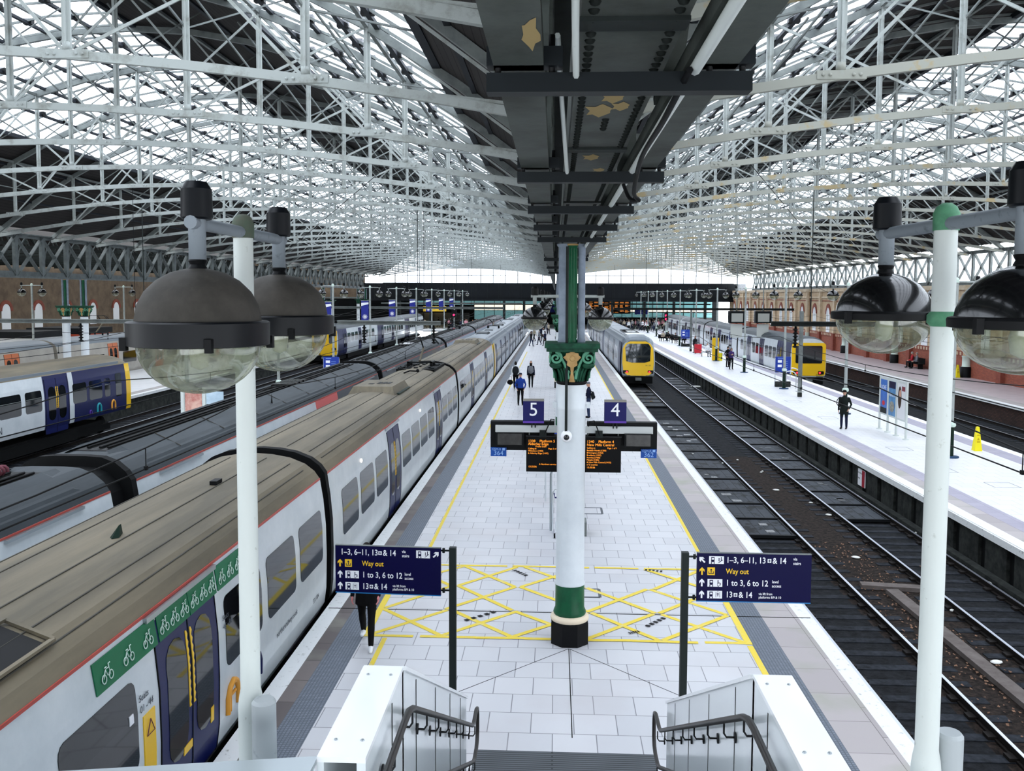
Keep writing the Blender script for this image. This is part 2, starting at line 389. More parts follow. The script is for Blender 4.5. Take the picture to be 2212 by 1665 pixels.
# recessed panels of the platform wall facing the tracks
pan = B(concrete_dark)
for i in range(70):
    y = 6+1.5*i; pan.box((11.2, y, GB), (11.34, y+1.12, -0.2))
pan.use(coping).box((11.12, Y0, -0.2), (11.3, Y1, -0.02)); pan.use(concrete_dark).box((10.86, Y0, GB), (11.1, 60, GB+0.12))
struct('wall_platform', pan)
s = thing('warning_sign', 'red and white warning sign on the dark platform wall beside the right tracks', 'sign', (11.19, 33.3, -0.6))
B(signwhite).box((-0.03, -.62, -.3), (0.01, .1, .3)).build('sign_plate', s)
B(mat('sign_red', '#a02838', 0.5)).box((-0.04, -.62, -.3), (-0.031, -.36, .3)).build('red_band', s)
for i, tx in enumerate(('KEEP OFF THE', 'TRACK')):
    text(tx, (-0.033, .08, .16-.2*i), .07, greytext, s, (PI/2, 0, -PI/2))

# yellow lines and taped hatching
lines = B(yellow_tape)
lines.box((-2.98, 19.6, 0), (-2.9, 95, 0.004)); lines.box((3.35, 19.6, 0), (3.43, 95, 0.004))
lines.box((-2.98, 13.6, 0), (-2.9, 15.3, 0.004)); lines.box((3.33, 12.7, 0), (3.43, 15.3, 0.004))
struct('floor_lines', lines)
hatch = B(yellow_tape)
TZ = [0.0]
def tape(m, x0, y0_, x1, y1_, wd=0.10):
    TZ[0] = (TZ[0]+.00071) % .006; z = .004+TZ[0]; m.bar((x0, y0_, z), (x1, y1_, z), wd, 0.0005)
tape(hatch, -3.3, 15.35, -3.3, 19.6, .12); tape(hatch, 3.38, 15.35, 3.38, 19.6, .12)
rr = random.Random(3)
for yb in (15.4, 19.6):
    x = -3.3
    while x < 3.3:
        L = rr.uniform(0.7, 1.3); tape(hatch, x, yb+rr.uniform(-.02, .02), min(x+L, 3.35), yb+rr.uniform(-.02, .02)); x += L+rr.choice((0, 0, .12))
for (ya, yb) in ((15.45, 16.75), (16.8, 18.2), (18.2, 19.55)):
    n = 5; st = 6.6/n
    for i in range(n):
        x = -3.3+st*i
        for a, b in (((x, ya), (x+st*.95, yb)), ((x, yb), (x+st*.95, ya))):
            if rr.random() < .12: continue
            tape(hatch, a[0]+rr.uniform(-.08, .08), a[1], b[0]+rr.uniform(-.08, .08), b[1])
struct('floor_hatching', hatch)
bt = B(black_tape)
for (xa, ya, xb, yb) in ((-1.62, 16.2, -1.05, 16.75), (1.7, 16.1, 2.1, 16.6), (-.85, 19.3, -.55, 18.9), (2.0, 19.5, 2.4, 19.4), (1.35, 15.75, 1.55, 15.85)):
    a, b = Vector((xa, ya, .009)), Vector((xb, yb, .009))
    for k in range(5):
        bt.bar(a+(b-a)*(k/5)+Vector((0, 0, .004)), a+(b-a)*((k+.55)/5)+Vector((0, 0, .004)), .09, .002)
struct('floor_tape', bt)
dj = B(recess_dark)
dj.box((-4.3, 16.72, 0), (4.8, 16.75, 0.003)); dj.bar((.27, 15.0, .001), (.27, 11.9, .001), .014, .003)
for sx in (-1, 1): dj.bar((.27, 15.0, .001), (.27+sx*2.3, 12.6, .001), .01, .003)
struct('floor_joints', dj)
for i, (x, y, w_, d_) in enumerate(((1.02, 24.9, .62, .72), (.72, 17.9, .42, .5))):
    c = thing('access_cover', ('rectangular inspection cover in the pale tiles right of the trolley', 'small dark framed cover in the tiles right of the green column band')[i], 'cover', (x, y, 0))
    m = B(mat('cover_frame', '#5b5f64', 0.6))
    for a, b in (((-w_/2, -d_/2), (w_/2, -d_/2)), ((w_/2, -d_/2), (w_/2, d_/2)), ((w_/2, d_/2), (-w_/2, d_/2)), ((-w_/2, d_/2), (-w_/2, -d_/2))):
        m.bar((*a, .004), (*b, .004), .06, .006)
    m.build('frame', c); B(tile).box((-w_/2+.03, -d_/2+.03, 0), (w_/2-.03, d_/2-.03, .004)).build('lid', c)
cv = B(mat('cover_line', '#9a9ca2', .6))
for x, y in ((13.6, 36.0), (13.4, 31.6), (14.3, 29.2), (13.5, 45), (13.6, 52)):
    for a, b in (((-.4, -.4), (.4, -.4)), ((.4, -.4), (.4, .4)), ((.4, .4), (-.4, .4)), ((-.4, .4), (-.4, -.4))):
        cv.bar((x+a[0], y+a[1], .002), (x+b[0], y+b[1], .002), .03, .003)
struct('floor_covers', cv)

# ------------------------------------------------------------------ tracks
def rail_mesh(y0, y1):
    m = B(rail_side)
    m.box((-.065, y0, -.15), (.065, y1, -.125)).box((-.012, y0, -.13), (.012, y1, -.035)).box((-.034, y0, -.04), (.034, y1, -.006))
    m.use(rail_top).box((-.03, y0, -.006), (.03, y1, 0.0))
    return m.mesh('rail')
RAIL = rail_mesh(-8, 150)
SL = B(sleeper_m).box((-1.3, -.12, -.24), (1.3, .12, -.155)).mesh('sleeper')
chm = B(irondark)
for s_ in (-1, 1): chm.box((s_*.7525-.17, -.09, -.155), (s_*.7525+.17, .09, -.12))
def track(xc, label, n_single=0, ystart=8.0, group=None):
    t = thing('railway_track', label, 'track', (xc, 0, RT), group=group)
    for s_ in (-1, 1):
        o = bpy.data.objects.new('rail', RAIL); COL.objects.link(o); o.parent = t; o.location = (s_*.7525, 0, 0)
    y = ystart
    for i in range(n_single):
        o = bpy.data.objects.new('sleeper', SL); COL.objects.link(o); o.parent = t; o.location = (random.uniform(-.05, .05), y, 0); y += .68
    m = B(sleeper_m); yy = -7.0
    while yy < 149:
        if not (n_single and ystart-.3 < yy < y): m.box((-1.3, yy-.12, -.24), (1.3, yy+.12, -.155))
        yy += .68
    o = m.build('sleepers', t); o['kind'] = 'stuff'
    ch = B(rail_side)
    for i in range(n_single):
        for s_ in (-1, 1): ch.box((s_*.7525-.16, ystart+.68*i-.1, -.155), (s_*.7525+.16, ystart+.68*i+.1, -.1))
    if n_single: o = ch.build('rail_chairs', t); o['kind'] = 'stuff'
    return t
track(6.38, 'track right of the centre platform, with drip trays and the white train', 45, 9)
track(9.825, 'second track right of the centre platform, beside the bright right platform', 45, 9)
track(19.4, 'track beyond the bright right platform, where the dark-windowed yellow front stands', 0)
track(23.7, 'track alongside the far right platform and brick wall', 0)
track(-5.83, 'track under the nearest tan-roofed train', 0); track(-9.2, 'track under the grey-roofed train left of the tan-roofed one', 0)
track(-19.7, 'track between the left lamp posts and the blue and white train', 0); track(-23.25, 'track under the blue and white train at the left', 0)
track(-34.4, 'track under the beige train with orange doors', 0)
def tray(x, y, L, label, group, rng):
    t = thing('drip_tray', label, 'drip tray', (x, y, RT-.1), group=group)
    m = B(tray_m).box((-.62, .06, -.03), (.62, L-.06, .02))
    m.build('panel', t)
    r = B(tray_rib); r.box((-.68, -.05, -.03), (.68, .05, .06)).box((-.68, .05, -.03), (-.62, L-.05, .04)).box((.62, .05, -.03), (.68, L-.05, .04))
    for k in (-.3, 0, .3): r.box((k-.008, .06, .0), (k+.008, L-.06, .023))
    r.build('frame', t)
    if rng.random() < .5:
        for _ in range(2):
            q = B(puddle)
            a, b = rng.uniform(-.5, .25), rng.uniform(.2, L-.7); q.box((a, b, .02), (a+rng.uniform(.15, .35), b+rng.uniform(.12, .4), .028))
            q.build('wet_patch', t)
MATS['tp'] = puddle
rg = random.Random(11)
for i in range(12): tray(6.38, 26.3+2.05*i, 2.0, 'dark drip tray between the rails beside the centre platform edge', 'drip trays on the centre platform track', rg)
for i in range(5): tray(6.38, 57+2.05*i, 2.0, 'dark drip tray just in front of the white train', 'drip trays in front of the white train', rg)
for i in range(24): tray(9.825, 28.4+2.05*i, 2.0, 'dark drip tray between the rails of the track beside the bright right platform', 'drip trays on the second right track', rg)
tb = thing('timber_walkway', 'narrow grey timber boards lying in brown ballast between the right tracks', 'boards', (8.3, 18, GB))
for i, (xa, ya, xb, yb, wd) in enumerate(((8.35, 12.2, 8.1, 21.6, .3), (7.5, 22.0, 8.9, 21.8, .3))):
    B(mat('old_timber%d' % i, '#6f6764', 0.9, noise=3, col2='#58504c'), (8.3, 18, GB)).bar((xa, ya, GB+.06), (xb, yb, GB+.06), wd, .1).build('board', tb)
lit = random.Random(5)
LT = [(8.9, 29.3), (8.1, 33), (8.2, 24.5), (10.9, 27.2), (10.75, 22.5), (8.6, 17.5), (9.0, 20.4), (7.9, 39), (8.4, 36.5), (8.3, 36.3), (10.9, 52), (10.8, 40), (9.4, 33.5), (7.0, 37.6), (6.1, 39.8), (8.8, 31)]
for i, (x, y) in enumerate(LT):
    m = B(sandy, smooth=True); s_ = .05 if i > 5 else .09
    m.ball((0, 0, .03), 1, s_*lit.uniform(.8, 1.6), s_, .03, 8, 5)
    o = m.build('litter'); o.location = (x, y, GB if not 5.7 < x < 7.1 else RT-.06); o.rotation_euler = (0, 0, lit.uniform(0, 3))
    tag(o, 'scrap of white litter lying in the dark ballast of the right tracks', 'litter', 'litter on the right tracks')
ba = MB().use(sandy); ba.ball((0, 0, .08), 1, .5, .3, .08, 10, 5); o = ba.build('plastic_sheet'); o.location = (10.9, 70, GB); tag(o, 'crumpled white plastic sheet on the ballast near the right platform wall', 'litter')
lv = B(mat('dead_leaves', '#7a5c48', .9)); 
for i in range(900):
    y = lit.uniform(8, 26); x = 8.1+lit.gauss(0, .38); a = lit.uniform(0, 6.28); s_ = lit.uniform(.014, .032)
    lv.add([(x+s_*math.cos(a+k*PI/2), y+s_*math.sin(a+k*PI/2)*1.4, GB+.02+lit.uniform(0, .03)) for k in range(4)], [(0, 1, 2, 3)])
o = lv.build('dead_leaves'); tag(o, 'brown dead leaves scattered over the ballast between the right tracks', 'leaves', kind='stuff')

# ------------------------------------------------------------------ roof
XL, XR = -0.14, 0.57; W_ = 30.5; TY0, TDY, NT = 10.9, 5.37, 28
ZS, RB, ZT, RTOP = 9.12, 1.445, 9.3, 6.15
def zb(s): t = (s-W_/2)/(W_/2); return ZS+RB*(1-t*t)
def zt(s): t = (s-W_/2)/(W_/2); return ZT+RTOP*(1-t*t)
NODE = [W_/7*i for i in range(8)]
def truss(sgn, x0, mb_, mtop, mv):
    """the parts of one truss spanning from x0 in direction sgn, as meshes at y = 0"""
    P = lambda s, z: (x0+sgn*s, 0, z)
    parts = []
    m = B(mb_)
    for i in range(14): 
        a, b = W_/14*i, W_/14*(i+1); m.bar(P(a, zb(a)), P(b, zb(b)), .12, .165)
    parts.append(('bottom_chord', m.mesh('bottom_chord')))
    m = B(mtop)
    for i in range(14):
        a, b = W_/14*i, W_/14*(i+1); m.bar(P(a, zt(a)), P(b, zt(b)), .14, .2)
    parts.append(('top_chord', m.mesh('top_chord')))
    for i in range(1, 7):
        s = NODE[i]; m = B(mv)
        m.bar(P(s, zb(s)), P(s, zt(s)), .16, .05, (0, 1, 0)); m.bar(P(s, zb(s)), P(s, zt(s)), .05, .15, (0, 1, 0))
        parts.append(('post', m.mesh('post')))
    for i in range(7):
        a, b = NODE[i], NODE[i+1]
        for (s0, z0, s1, z1) in ((a, zb(a), b, zt(b)), (a, zt(a), b, zb(b))):
            m = B(mv); m.bar(P(s0, z0), P(s1, z1), .06, .03, (0, 1, 0)); parts.append(('brace', m.mesh('brace')))
    for i in range(1, 7):
        s = NODE[i]; m = B(mb_); m.cbox(P(s, zb(s)), (.85, .15, .15))
        for k in (-.32, -.2, .2, .32): m.lathe([(0, -.1), (.03, -.1), (.03, .1), (0, .1)], (x0+sgn*(s+k), 0, zb(s)), 8, axis='Y')
        m.lathe([(0.001, 0), (.09, 0), (.08, .14), (.001, .14)], P(s, zb(s)+.08), 8)
        parts.append(('splice_plate', m.mesh('splice_plate')))
    one = []
    return parts
def joined(parts):
    me = bpy.data.meshes.new('roof_truss'); bm = bmesh.new(); mats = []
    for n, p in parts:
        base = len(bm.faces); bm.from_mesh(p); bm.faces.ensure_lookup_table()
        mi = []
        for mm in p.materials:
            if mm not in mats: mats.append(mm)
            mi.append(mats.index(mm))
        for f in bm.faces[base:]: f.material_index = mi[f.material_index] if f.material_index < len(mi) else 0
    bm.to_mesh(me); bm.free()
    for mm in mats: me.materials.append(mm)
    return me
for sgn, x0, nm, mb_, mt_, mv in ((-1, XL, 'left', ironwhite, irongrey, ironwhite), (1, XR, 'right', ironcream, irongrey, ironwhite)):
    parts = truss(sgn, x0, mb_, mt_, mv); whole = None
    for k in range(NT):
        y = TY0+TDY*k
        if k < 8:
            t = thing('roof_truss', 'pale iron roof truss over the %s tracks, %s one from the front' % (nm, ORD[k]), 'truss', (0, y, 0), group='roof trusses over the %s tracks' % nm)
            for n, me in parts:
                o = bpy.data.objects.new(n, me); COL.objects.link(o); o.parent = t
        else:
            if whole is None: whole = joined([p for p in parts if p[0] != 'splice_plate'])
            o = bpy.data.objects.new('roof_truss', whole); COL.objects.link(o); o.location = (0, y, 0)
            tag(o, 'pale iron roof truss far along over the %s tracks' % nm, 'truss', 'distant roof trusses over the %s tracks' % nm)
RY0, RY1 = -16.0, 159.5
def zr(s): return zt(s)+0.22
nwin = 0
for sgn, x0, nm in ((-1, XL, 'left'), (1, XR, 'right')):
    P = lambda s, y, z: (x0+sgn*s, y, z)
    solid = B(boards); N = 44
    zones = [(0.15, 2.7, 0), (2.7, 9.6, 1), (9.6, 15.0, 0), (15.0, 24.7, 1), (24.7, 30.25, 0)]
    for a, b, gl in zones:
        n = max(2, int((b-a)/.7)); m = solid if not gl else B(roofglass)
        for i in range(n):
            s0, s1 = a+(b-a)*i/n, a+(b-a)*(i+1)/n
            m.add([P(s0, RY0, zr(s0)), P(s1, RY0, zr(s1)), P(s1, RY1, zr(s1)), P(s0, RY1, zr(s0))], [(0, 1, 2, 3)])
        if gl:
            nwin += 1; struct('window_%d' % nwin, m)
    solid.add([], [])
    ob = solid.build('ceiling_'+nm); ob['kind'] = 'structure'
    sm = ob.modifiers.new('thick', 'SOLIDIFY'); sm.thickness = 0.08; sm.offset = 1
    pm = B(purlin_m); bars = B(irongrey); cl_ = B(black_matt)
    ss = [0.5, 1.8, 2.7, 4.1, 5.5, 6.9, 8.3, 9.6, 11.4, 13.2, 15.0, 16.6, 18.2, 19.8, 21.4, 23.0, 24.7, 26.5, 28.5]
    for s in ss:
        heavy = s in (2.7, 9.6, 15.0, 24.7)
        pm.bar(P(s, RY0, zr(s)-.12), P(s, RY1, zr(s)-.12), .12 if not heavy else .2, .1 if not heavy else .16)
        if any(gl and a < s < b for a, b, gl in zones):
            y = RY0+.7
            while y < 80:
                cl_.cbox(P(s, y, zr(s)-.06), (.3, .2, .2)); y += 1.79
    struct('ceiling_purlins_'+nm, pm); struct('ceiling_clamps_'+nm, cl_)
    y = RY0+.1
    while y < RY1:
        for a, b, gl in zones:
            n = 4
            for i in range(n):
                s0, s1 = a+(b-a)*i/n, a+(b-a)*(i+1)/n; bars.bar(P(s0, y, zr(s0)-.03), P(s1, y, zr(s1)-.03), .06 if gl else .08, .07)
        y += TDY/4
    struct('ceiling_ribs_'+nm, bars)
    # struts from the top chord node up and down to the neighbouring purlins, giving the fan of struts below the deck
    st = B(irongrey)
    for k in range(NT):
        y = TY0+TDY*k
        for i in range(1, 7):
            s = NODE[i]
            for ds, dy in ((-1.6, 2.6), (1.6, -2.6)):
                for dy in (dy,):
                    st.bar(P(s, y, zb(s)+.5*(zt(s)-zb(s))), P(s+ds, y+dy, zr(s+ds)-.15), .05, .04)
            if k < NT-1: st.bar(P(s, y, zt(s)), P(s, y+TDY, zt(s)), .1, .1)
    struct('ceiling_struts_'+nm, st)

struct('wall_unseen_light_block', B(fascia_m).box((-60, -16.6, 5.6), (32, -16.2, 16)))  # unseen wall added behind the camera to keep sky light off high surfaces
# valley girder over the columns
def lattice(name, x, z0, z1, y0, y1, label, group, m1, pitch=2.685, heavy=1.0, arcs=False):
    t = thing(name, label, 'girder', (x, y0, z0), group=group); L = y1-y0; h = z1-z0
    B(m1).box((-.09*heavy, 0, 0), (.09*heavy, L, .06*heavy)).box((-.02, 0, .06*heavy), (.02, L, .2*heavy)).build('bottom_flange', t)
    B(m1).box((-.1*heavy, 0, h-.06), (.1*heavy, L, h)).box((-.02, 0, h-.25), (.02, L, h-.06)).build('top_flange', t)
    n = max(1, round(L/pitch)); p = L/n
    for i in range(n):
        w = B(m1); y = i*p
        w.bar((0, y, .05), (0, y, h-.05), .1*heavy, .16*heavy)
        w.bar((0.03, y, .1), (0.03, y+p, h-.1), .05, .12*heavy, (1, 0, 0)); w.bar((-.03, y, h-.1), (-.03, y+p, .1), .05, .12*heavy, (1, 0, 0))
        w.lathe([(0, -.08), (.13, -.08), (.13, .08), (0, .08)], (0, y+p/2, h/2), 10, axis='X')
        if arcs:
            w.tube([(0, y+.1+p*.5*(1-math.cos(a)), .1+(h-.2)*math.sin(a)) for a in [PI/2*j/5 for j in range(6)]], .04, 5)
        w.build('lattice_panel', t)
    return t
struct('ceiling_valley', B(irondark).box((-.38, RY0, 9.75), (.81, RY1, 9.8)))
NSP = 7
for i in range(NSP):
    y0 = -6.15+21.5*i
    for x, nm in ((XL, 'left'), (XR, 'right')):
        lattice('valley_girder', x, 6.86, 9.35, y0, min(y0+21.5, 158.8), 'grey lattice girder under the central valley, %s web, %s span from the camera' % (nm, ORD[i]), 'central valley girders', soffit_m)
for i in range(1, NSP):
    y0 = -6.15+21.5*i
    lattice('side_girder', -30.75, 6.86, 9.4, y0, min(y0+21.5, 159), 'dark lattice girder with curved ribs above the left columns, %s span from the camera' % ORD[i-1], 'left lattice girders', side_iron, heavy=1.9, arcs=True)
    lattice('side_girder', 31.05, 6.86, 9.4, y0, min(y0+21.5, 159), 'grey lattice girder lit from behind above the right brick wall, %s span from the camera' % ORD[i-1], 'right lattice girders', irongrey, heavy=1.6)
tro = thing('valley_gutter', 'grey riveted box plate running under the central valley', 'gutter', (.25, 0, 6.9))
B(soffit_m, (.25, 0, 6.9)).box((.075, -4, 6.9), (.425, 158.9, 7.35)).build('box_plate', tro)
for y in (3.0, 5.6, 8.8, 12.4, 16.5, 21): B(irondark, (.25, 0, 6.9)).box((.07, y, 6.885), (.43, y+.12, 6.9)).build('joint_plate', tro)
rv_ = B(rivet_dark, (.25, 0, 6.9), True)
y = 2.0
while y < 22:
    for x in (.115, .385): rv_.ball((x, y, 6.9), .02, 1, 1, .8, 8, 4)
    if int(y*3) % 7 == 0: rv_.ball((.25, y, 6.9), .02, 1, 1, .8, 8, 4)
    y += .085
o = rv_.build('rivets', tro); o['kind'] = 'stuff'
for cx, cy, r in ((.25, 4.2, .05), (.2, 4.5, .06), (.3, 4.4, .04), (.22, 6.0, .05), (.3, 6.6, .04)):
    B(rust_spot, (.25, 0, 6.9)).add([(cx+r*(1+.4*math.sin(k*2.3))*math.cos(k*PI/5), cy+2.2*r*(1+.3*math.cos(k*3.1))*math.sin(k*PI/5), 6.898) for k in range(10)], [tuple(range(10))[::-1]]).build('peeling_patch', tro)
fl = thing('valley_flange', 'wide flat grey flange plate left of the valley gutter with an ochre patch', 'flange', (-.14, 0, 6.84))
B(soffit_m, (-.14, 0, 6.84)).box((-.235, -4, 6.84), (-.05, 159, 6.86)).build('plate', fl)
q = B(rust_spot, (-.14, 0, 6.84)); q.add([(-.085+.03*(1+.35*math.sin(k*2.7))*math.cos(k*PI/6), 2.98+.16*(1+.3*math.cos(k*1.9))*math.sin(k*PI/6), 6.838) for k in range(12)], [tuple(range(12))[::-1]]); q.build('ochre_patch', fl)
fl2 = thing('valley_flange', 'wide flat grey flange plate right of the valley gutter with a conduit', 'flange', (.575, 0, 6.84))
B(soffit_m, (.575, 0, 6.84)).box((.51, -4, 6.84), (.66, 159, 6.86)).build('plate', fl2)
B(postwhite, (.575, 0, 6.84)).tube([(.5, -3, 6.82), (.5, 30, 6.82)], .022, 8).build('conduit', fl2)
for i, y in enumerate((3.42, 6.1, 8.4, 10.6, 12.9, 20, 26, 32)):
    t = thing('cable_bracket', 'dark steel cable bracket slung under the valley girder, %s one from the camera' % ORD[i], 'bracket', (.22, y, 6.78), group='brackets under the valley girder')
    B(bracket_m).box((-.48, -.04, -.035), (.49, .04, .035)).build('lower_bar', t)
    for a, b in ((-.48, -.2), (.3, .5)):
        B(bracket_m).box((a, -.04, .06), (b, .04, .13)).build('upper_bar', t)
        for x in (a+.04, b-.04): B(black_matt).lathe([(.001, -.03), (.012, -.03), (.012, .16), (.001, .16)], (x, 0, .02), 6).build('bolt', t)
def cable(name, pts, r, m, label, cat='cable', group=None, n=10):
    P_ = [Vector(p) for p in pts]; out = []
    for i in range(len(P_)-1):
        a, b = P_[i], P_[i+1]; c0 = P_[max(i-1, 0)]; d0 = P_[min(i+2, len(P_)-1)]
        for k in range(n):
            t = k/n; t2 = t*t; t3 = t2*t
            out.append(0.5*((2*a)+(b-c0)*t+(2*c0-5*a+4*b-d0)*t2+(-c0+3*a-3*b+d0)*t3))
    out.append(P_[-1]); base = P_[0]
    o = MB(base).use(m).tube(out, r, 6).build(name); o.location = base
    return tag(o, label, cat, group)
cable('cable', [(.47, 3.3, 6.8), (.44, 3.8, 6.72), (.46, 5.0, 6.74), (.5, 5.9, 6.66), (.55, 6.1, 6.63), (.5, 6.25, 6.66), (.46, 6.3, 6.76)], .014, wire_m, 'thick black cable drooping under the right of the valley girder')
cable('conduit', [(.03, 1.2, 6.95), (.05, 2.6, 6.86), (.07, 3.4, 6.8)], .012, postwhite, 'white curved conduit dropping to the nearest valley bracket')
cable('conduit', [(-.0, 3.5, 6.98), (.04, 5.0, 6.88), (.07, 6.0, 6.8)], .012, postwhite, 'white curved conduit dropping to the second valley bracket')

# ------------------------------------------------------------------ end screen, fascia, concourse
es = thing('end_screen', 'glazed white gable screen at the far end of the left roof bay', 'window', (-15, 159.8, 8))
def endscreen(t, x0, sgn, off):
    gl = B(lightpane, off); fr = B(irongrey, off); n = 28
    top = lambda s: zt(s)+.1
    for i in range(n):
        a, b = W_*i/n, W_*(i+1)/n
        gl.add([(x0+sgn*a, 159.8, 8.0), (x0+sgn*b, 159.8, 8.0), (x0+sgn*b, 159.8, top(b)), (x0+sgn*a, 159.8, top(a))], [(0, 1, 2, 3)])
        if i % 2 == 0: fr.bar((x0+sgn*a, 159.7, 8.0), (x0+sgn*a, 159.7, top(a)), .12, .15, (0, 1, 0))
    for z in (9.4, 11.6, 13.8):
        s_ = [s for s in [W_*k/60 for k in range(61)] if top(s) > z]
        fr.bar((x0+sgn*s_[0], 159.7, z), (x0+sgn*s_[-1], 159.7, z), .1, .1)
    fr.bar((x0, 159.7, 8.0), (x0+sgn*W_, 159.7, 8.0), .2, .2)
    gl.build('glazing', t); fr.build('mullions', t)
endscreen(es, XL, -1, (-15, 159.8, 8))
es2 = thing('end_screen', 'glazed white gable screen at the far end of the right roof bay', 'window', (16, 159.8, 8)); endscreen(es2, XR, 1, (16, 159.8, 8))
fa = B(fascia_m); fa.box((-34, 159.0, 5.2), (33, 159.6, 8.0))
for x in range(-32, 33, 2): fa.use(irondark).box((x-.03, 158.95, 5.2), (x+.03, 159.0, 8.0))
fa.use(fascia_m).box((-34, 159.6, 7.3), (33, 186, 7.7)); fa.box((-34, 158.4, 4.9), (33, 159.4, 5.25))
struct('wall_end_fascia', fa)
struct('wall_end', B(fascia_m).box((-62, 185, 0), (33, 186, 8)))
struct('ceiling_concourse', B(irongrey).box((-62, 159.6, 5.25), (33, 185, 5.5)))
for i, x in enumerate((-27.5, -22, -16.5, -9, -5.5, 4.4, 9.9, 15.5, 20.6, 26)):
    o = B(irondark, (x, 158.6, 0)).box((x-.22, 158.4, 0), (x+.22, 158.85, 4.89)).build('concourse_post'); o.location = (x, 158.6, 0)
    tag(o, 'dark square post along the concourse front under the black fascia', 'post', 'concourse posts')
def conc(name, a, b, m, label, cat='shopfront'):
    c = [(a[i]+b[i])/2 for i in range(3)]; t = thing(name, label, cat, c); MB(c).use(m).box(a, b).build('panel', t); q = B(irondark, c)
    for x in (a[0]+.3, b[0]-.3): q.box((x-.04, c[1]-.04, b[2]), (x+.04, c[1]+.04, 5.25))
    q.build('hanger', t); return t
gl = thing('glass_front', 'teal glazed concourse front at the far right end', 'shopfront', (20, 178, 0))
for k, (z0, z1, mt) in enumerate(((.1, 1.6, tr_glass), (1.7, 2.6, teal_glass), (2.8, 3.3, shop_light), (3.5, 4.3, teal_glass), (4.4, 4.9, teal_glass))):
    B(mt, (20, 178, 0)).box((11, 177.9-k*.01, z0), (30.5, 178.1, z1)).build('glazing_band', gl)
fr = B(irondark, (20, 178, 0))
for x in range(11, 31, 2): fr.box((x-.05, 177.7, 0), (x+.05, 177.9, 5))
fr.build('mullions', gl)
gl2 = thing('glass_front', 'bright glazed shopfront at the far left end behind the trains', 'shopfront', (-13, 178, 0))
for k, (xa, xb, z0, z1, mt) in enumerate(((-16, -2, 1.2, 2.9, teal_glass), (-16, -2, 3.0, 4.0, shop_light), (-16, 2, 4.2, 4.8, teal_glass), (-28, -16, 4.0, 4.8, teal_glass), (-28, -17, .4, 2.4, mat('shop_dim', '#6b6a68', .5)))):
    B(mt, (-13, 178, 0)).box((xa, 177.9-k*.01, z0), (xb, 178.1, z1)).build('glazing_band', gl2)
fr = B(irondark, (-13, 178, 0))
for x in range(-28, 3, 2): fr.box((x-.05, 177.6, 0), (x+.05, 177.8, 5))
fr.build('mullions', gl2)
conc('shop_sign', (-26, 176.9, 2.7), (-21.5, 177.3, 3.7), shop_yellow, 'lit yellow shop fascia at the far end behind the left trains', 'sign')
conc('shop_sign', (-3.5, 176.9, 2.6), (2.5, 177.3, 3.9), banner_blue, 'long dark blue sign band at the far end left of the column', 'sign')
db = thing('departure_board', 'amber departure board at the far end right of the column', 'departure board', (11, 172, 2.6))
B(screenblack, (11, 172, 2.6)).box((5.2, 171.9, 2.5), (14.2, 172.2, 4.9)).build('case', db)
rg = random.Random(2)
for c in range(9):
    m = B(board_amber, (11, 172, 2.6))
    for r in range(13):
        if rg.random() < .85: x = 5.4+c*.97; m.box((x, 171.86, 4.65-r*.16), (x+rg.uniform(.5, .85), 171.9, 4.73-r*.16))
    m.build('text_column', db)
B(irondark, (11, 172, 2.6)).box((6, 172, 4.9), (6.1, 172.1, 5.3)).box((13, 172, 4.9), (13.1, 172.1, 5.3)).build('hanger', db)
conc('blue_screen', (15, 171.9, 2.4), (17.5, 172.2, 3.6), banner_blue, 'blue information screen right of the amber board', 'screen')

# ------------------------------------------------------------------ right wall with arches
rw = B(brick_red); rw.box((30.8, 0, 0), (31.3, 160, 1.5))
rw.use(wall_cream).box((30.85, 0, 1.9), (31.3, 160, 6.6)); rw.use(terracotta).box((30.76, 0, 1.5), (31.2, 160, 1.9))
rw.use(wall_stone).box((30.7, 0, 5.75), (31.3, 160, 5.95)).box((30.68, 0, 6.5), (31.4, 160, 6.86))
rw.use(terracotta).box((30.8, 0, 5.4), (31.2, 160, 5.5))
for i in range(280):
    rw.use(wall_stone).box((30.74, .3+i*.57, 1.58), (30.77, .55+i*.57, 1.82))
struct('wall_right', rw)
aw = 0
for i in range(28):
    y = 12.5+5.37*i
    pil = B(wall_stone, (30.75, y+2.68, 0)).box((30.55, y+2.4, 1.9), (30.9, y+2.95, 6.5)).use(terracotta).box((30.5, y+2.35, 0), (30.9, y+3.0, 1.9)); o = pil.build('trim_%d' % (i+1)); o.location = (30.75, y+2.68, 0); o['kind'] = 'structure'
    wn = thing('arched_window', 'bright round-headed window with red brick arch in the right wall', 'window', (30.8, y, 2.2), group='arched windows of the right wall')
    m = B(winwhite)
    pts = [(-.62, -.28), (.62, -.28)]+[(.62*math.cos(a), 1.75+.75*math.sin(a)) for a in [PI*k/10 for k in range(11)]]
    m.prism(pts, (0, 0, 0), (0, 1, 0), (0, 0, 1), (1, 0, 0), -.02, .1); m.build('pane', wn)
    m = B(terracotta); 
    for k in range(12):
        a0, a1 = PI*k/12, PI*(k+1)/12
        m.prism([(.63*math.cos(a0), 1.75+.76*math.sin(a0)), (.9*math.cos(a0), 1.75+1.2*math.sin(a0)), (.9*math.cos(a1), 1.75+1.2*math.sin(a1)), (.63*math.cos(a1), 1.75+.76*math.sin(a1))], (0, 0, 0), (0, 1, 0), (0, 0, 1), (1, 0, 0), -.05, .1)
    m.build('arch', wn)
    m = B(irongrey); m.box((-.04, -.02, 0), (.0, .02, 2.4)).box((-.04, -.55, .8), (0, .55, .84)).box((-.04, -.55, 1.6), (0, .55, 1.64)); m.build('glazing_bar', wn)
